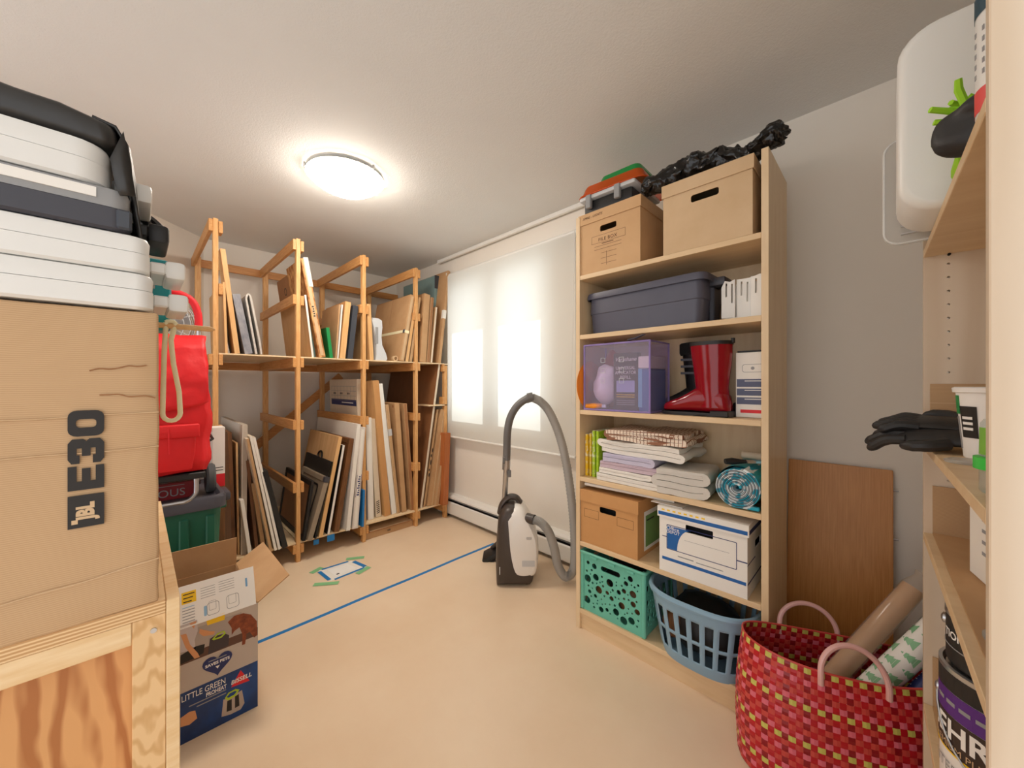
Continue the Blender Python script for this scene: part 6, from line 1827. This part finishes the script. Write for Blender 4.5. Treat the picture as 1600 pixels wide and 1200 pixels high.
for sy in (-1, 1):
    Mw = frame_m((-.06, sy * .185, wr), (1, 0, 0), (0, 0, 1))
    MB().lathe([(.045, -.018), (.066, -.018), (wr, -.010), (wr, .010), (.066, .018), (.045, .018)], 28, Mw).obj('wheel', 'tyre', tr, True)
    MB().lathe([(.0, .0)] and [(.012, -.022), (.044, -.019), (.044, .019), (.012, .022)], 20, Mw).obj('wheel_hub', 'black', tr, True)
MB().tube([(-.06, -.16, wr), (-.06, .16, wr)], .006, 8).obj('axle', 'steel', tr, True)

# ------------------------------------------------------------------ pedestal fan behind the trolley
fn = thing('pedestal_fan', 'grey wire cage pedestal fan behind the red trolley', 'fan', (-2.94, .075, 0))
MB().lathe([(.13, 0), (.135, .01), (.12, .022), (.03, .03), (.018, .06)], 28).obj('base', 'dark_grey', fn, True)
MB().tube([(0, 0, .04), (0, 0, 1.52)], .013, 12).obj('pole', 'steel', fn, True)
fz = 1.53; fx = .10
MB().tube([(-.05, 0, fz), (.055, 0, fz)], [.05, .06], 20).obj('motor_housing', 'dark_grey', fn, True)
for k in range(4):
    a = PI / 2 * k + .3
    c = Vector((0, math.cos(a), math.sin(a))); e = Vector((0, -math.sin(a), math.cos(a)))
    MB().ring_loft([[Vector((fx - .015, 0, fz)) + c * .03 - e * .015, Vector((fx + .005, 0, fz)) + c * .03 + e * .015, Vector((fx + .015, 0, fz)) + c * .14 + e * .06, Vector((fx - .02, 0, fz)) + c * .145 - e * .05], [Vector((fx - .013, 0, fz)) + c * .03 - e * .015, Vector((fx + .007, 0, fz)) + c * .03 + e * .015, Vector((fx + .017, 0, fz)) + c * .14 + e * .06, Vector((fx - .018, 0, fz)) + c * .145 - e * .05]]).obj('blade', 'grey', fn)
MB().lathe([(.028, fx - .02), (.03, fx + .01), (.02, fx + .02)], 16, Matrix.Translation((0, 0, fz)) @ Matrix.Rotation(PI / 2, 4, 'Y')).obj('hub', 'grey', fn, True)
for rr, xx in ((.04, fx + .052), (.075, fx + .05), (.11, fx + .046), (.14, fx + .038), (.16, fx + .024), (.17, fx), (.155, fx - .03)):
    MB().tube([(xx, rr * math.cos(2 * PI * k / 36), fz + rr * math.sin(2 * PI * k / 36)) for k in range(37)], .0022, 6, cap=(False, False)).obj('cage_ring', 'light_grey', fn, True)
for k in range(16):
    a = 2 * PI * k / 16
    MB().tube([(xx, rr * math.cos(a), fz + rr * math.sin(a)) for rr, xx in ((.02, fx + .053), (.11, fx + .047), (.15, fx + .032), (.17, fx), (.15, fx - .03), (.05, fx - .045))], .0018, 5).obj('cage_wire', 'light_grey', fn, True)
# white and red carton between the trolley and the rack
r = thing('slim_carton', 'slim white carton with a red foot between trolley and rack post', 'carton', (-2.62, .318, 0))
MB().box(-.10, .0, -.028, .028, .6303, .70, bevel=.002).obj('red_part', 'print_red', r)
MB().box(-.10, .0, -.028, .028, 0, .63, bevel=.002).obj('brown_foot', 'brown_wood', r)
MB().box(-.10, .0, -.028, .028, .7003, .96, bevel=.002).obj('carton_body', 'paper', r)
for z in (.72, .735):
    MB().box(-.0002, .0006, -.02, .02, z, z + .004).obj('printed_line', 'print_black', r)

# ------------------------------------------------------------------ printing and fittings belong to the part they sit on
RULES = {
    'carton_body': 'carton_print black_block print_mark letter_print packing_tape crease grid_line date_print blue_band band_print navy_band band_text red_stripe printed_badge badge_dot printed_line box_print pale_rule recycling_mark seam_tape label_mark label_outline printed_dash strap buckle flap_seam plastic_wrap label_print',
    'front_wall': 'navy_band photo_sofa photo_floor photo_cushion photo_dog photo_shirt photo_arm photo_neck photo_trousers photo_machine photo_machine_rim heart_badge badge_print product_print product_line logo_triangle logo_print machine_body machine_window machine_tank machine_rim photo_hand box_print print_outline print_line label_box label_outline blue_corner fine_print blue_rule embossed_square',
    'front_flap': 'flap_print flap_line yellow_block line_drawing blue_drawing',
    'lid': 'handwriting lid_marks grip',
    'side_wall': 'side_sheet green_label label_print',
    'can_wall': 'can_print black_band purple_band dark_band gold_rule bail_ear bail_wire white_rule black_print',
    'can_body': 'red_band dark_band printed_line',
    'packet_body': 'packet_print packet_window packet_line pale_stripe',
    'paper_roll': 'printed_tree printed_mark',
    'lid_panel': 'rib',
    'board_face': 'cam_pin',
    'handle_arm': 'handle_grip',
    'case_lid': 'latch paper_label',
    'white_cover': 'dial badge grey_label',
    'hose': 'hose_collar',
    'wand_joint': 'slide_button clip',
    'pocket_flap': 'zip_pull',
    'tub_wall': 'green_print black_print measure_scale tub_print blue_emblem',
    'sheet': 'marker_writing punched_hole clip',
    'shaft': 'top_band pull_tab strap cuff',
    'tape_coil': 'core clear_edge',
    'tub_body': 'moulded_rim',
    'paper_sheet': 'printed_slip pen_mark',
}
RULES = {k: set(v.split()) for k, v in RULES.items()}
def stem(o): return o.name.split('.')[0]
for root in [o for o in COL.objects if o.parent is None and o.type == 'EMPTY']:
    kids = list(root.children)
    byname = {}
    for k in kids: byname.setdefault(stem(k), []).append(k)
    wheels, hubs = byname.get('wheel', []), byname.get('wheel_hub', [])
    for w, h in zip(sorted(wheels, key=lambda o: o.name), sorted(hubs, key=lambda o: o.name)): h.parent = w
    for k in kids:
        for target, names in RULES.items():
            if stem(k) in names and target in byname and k not in byname[target]:
                k.parent = byname[target][-1] if target == 'side_wall' else byname[target][0]
                break
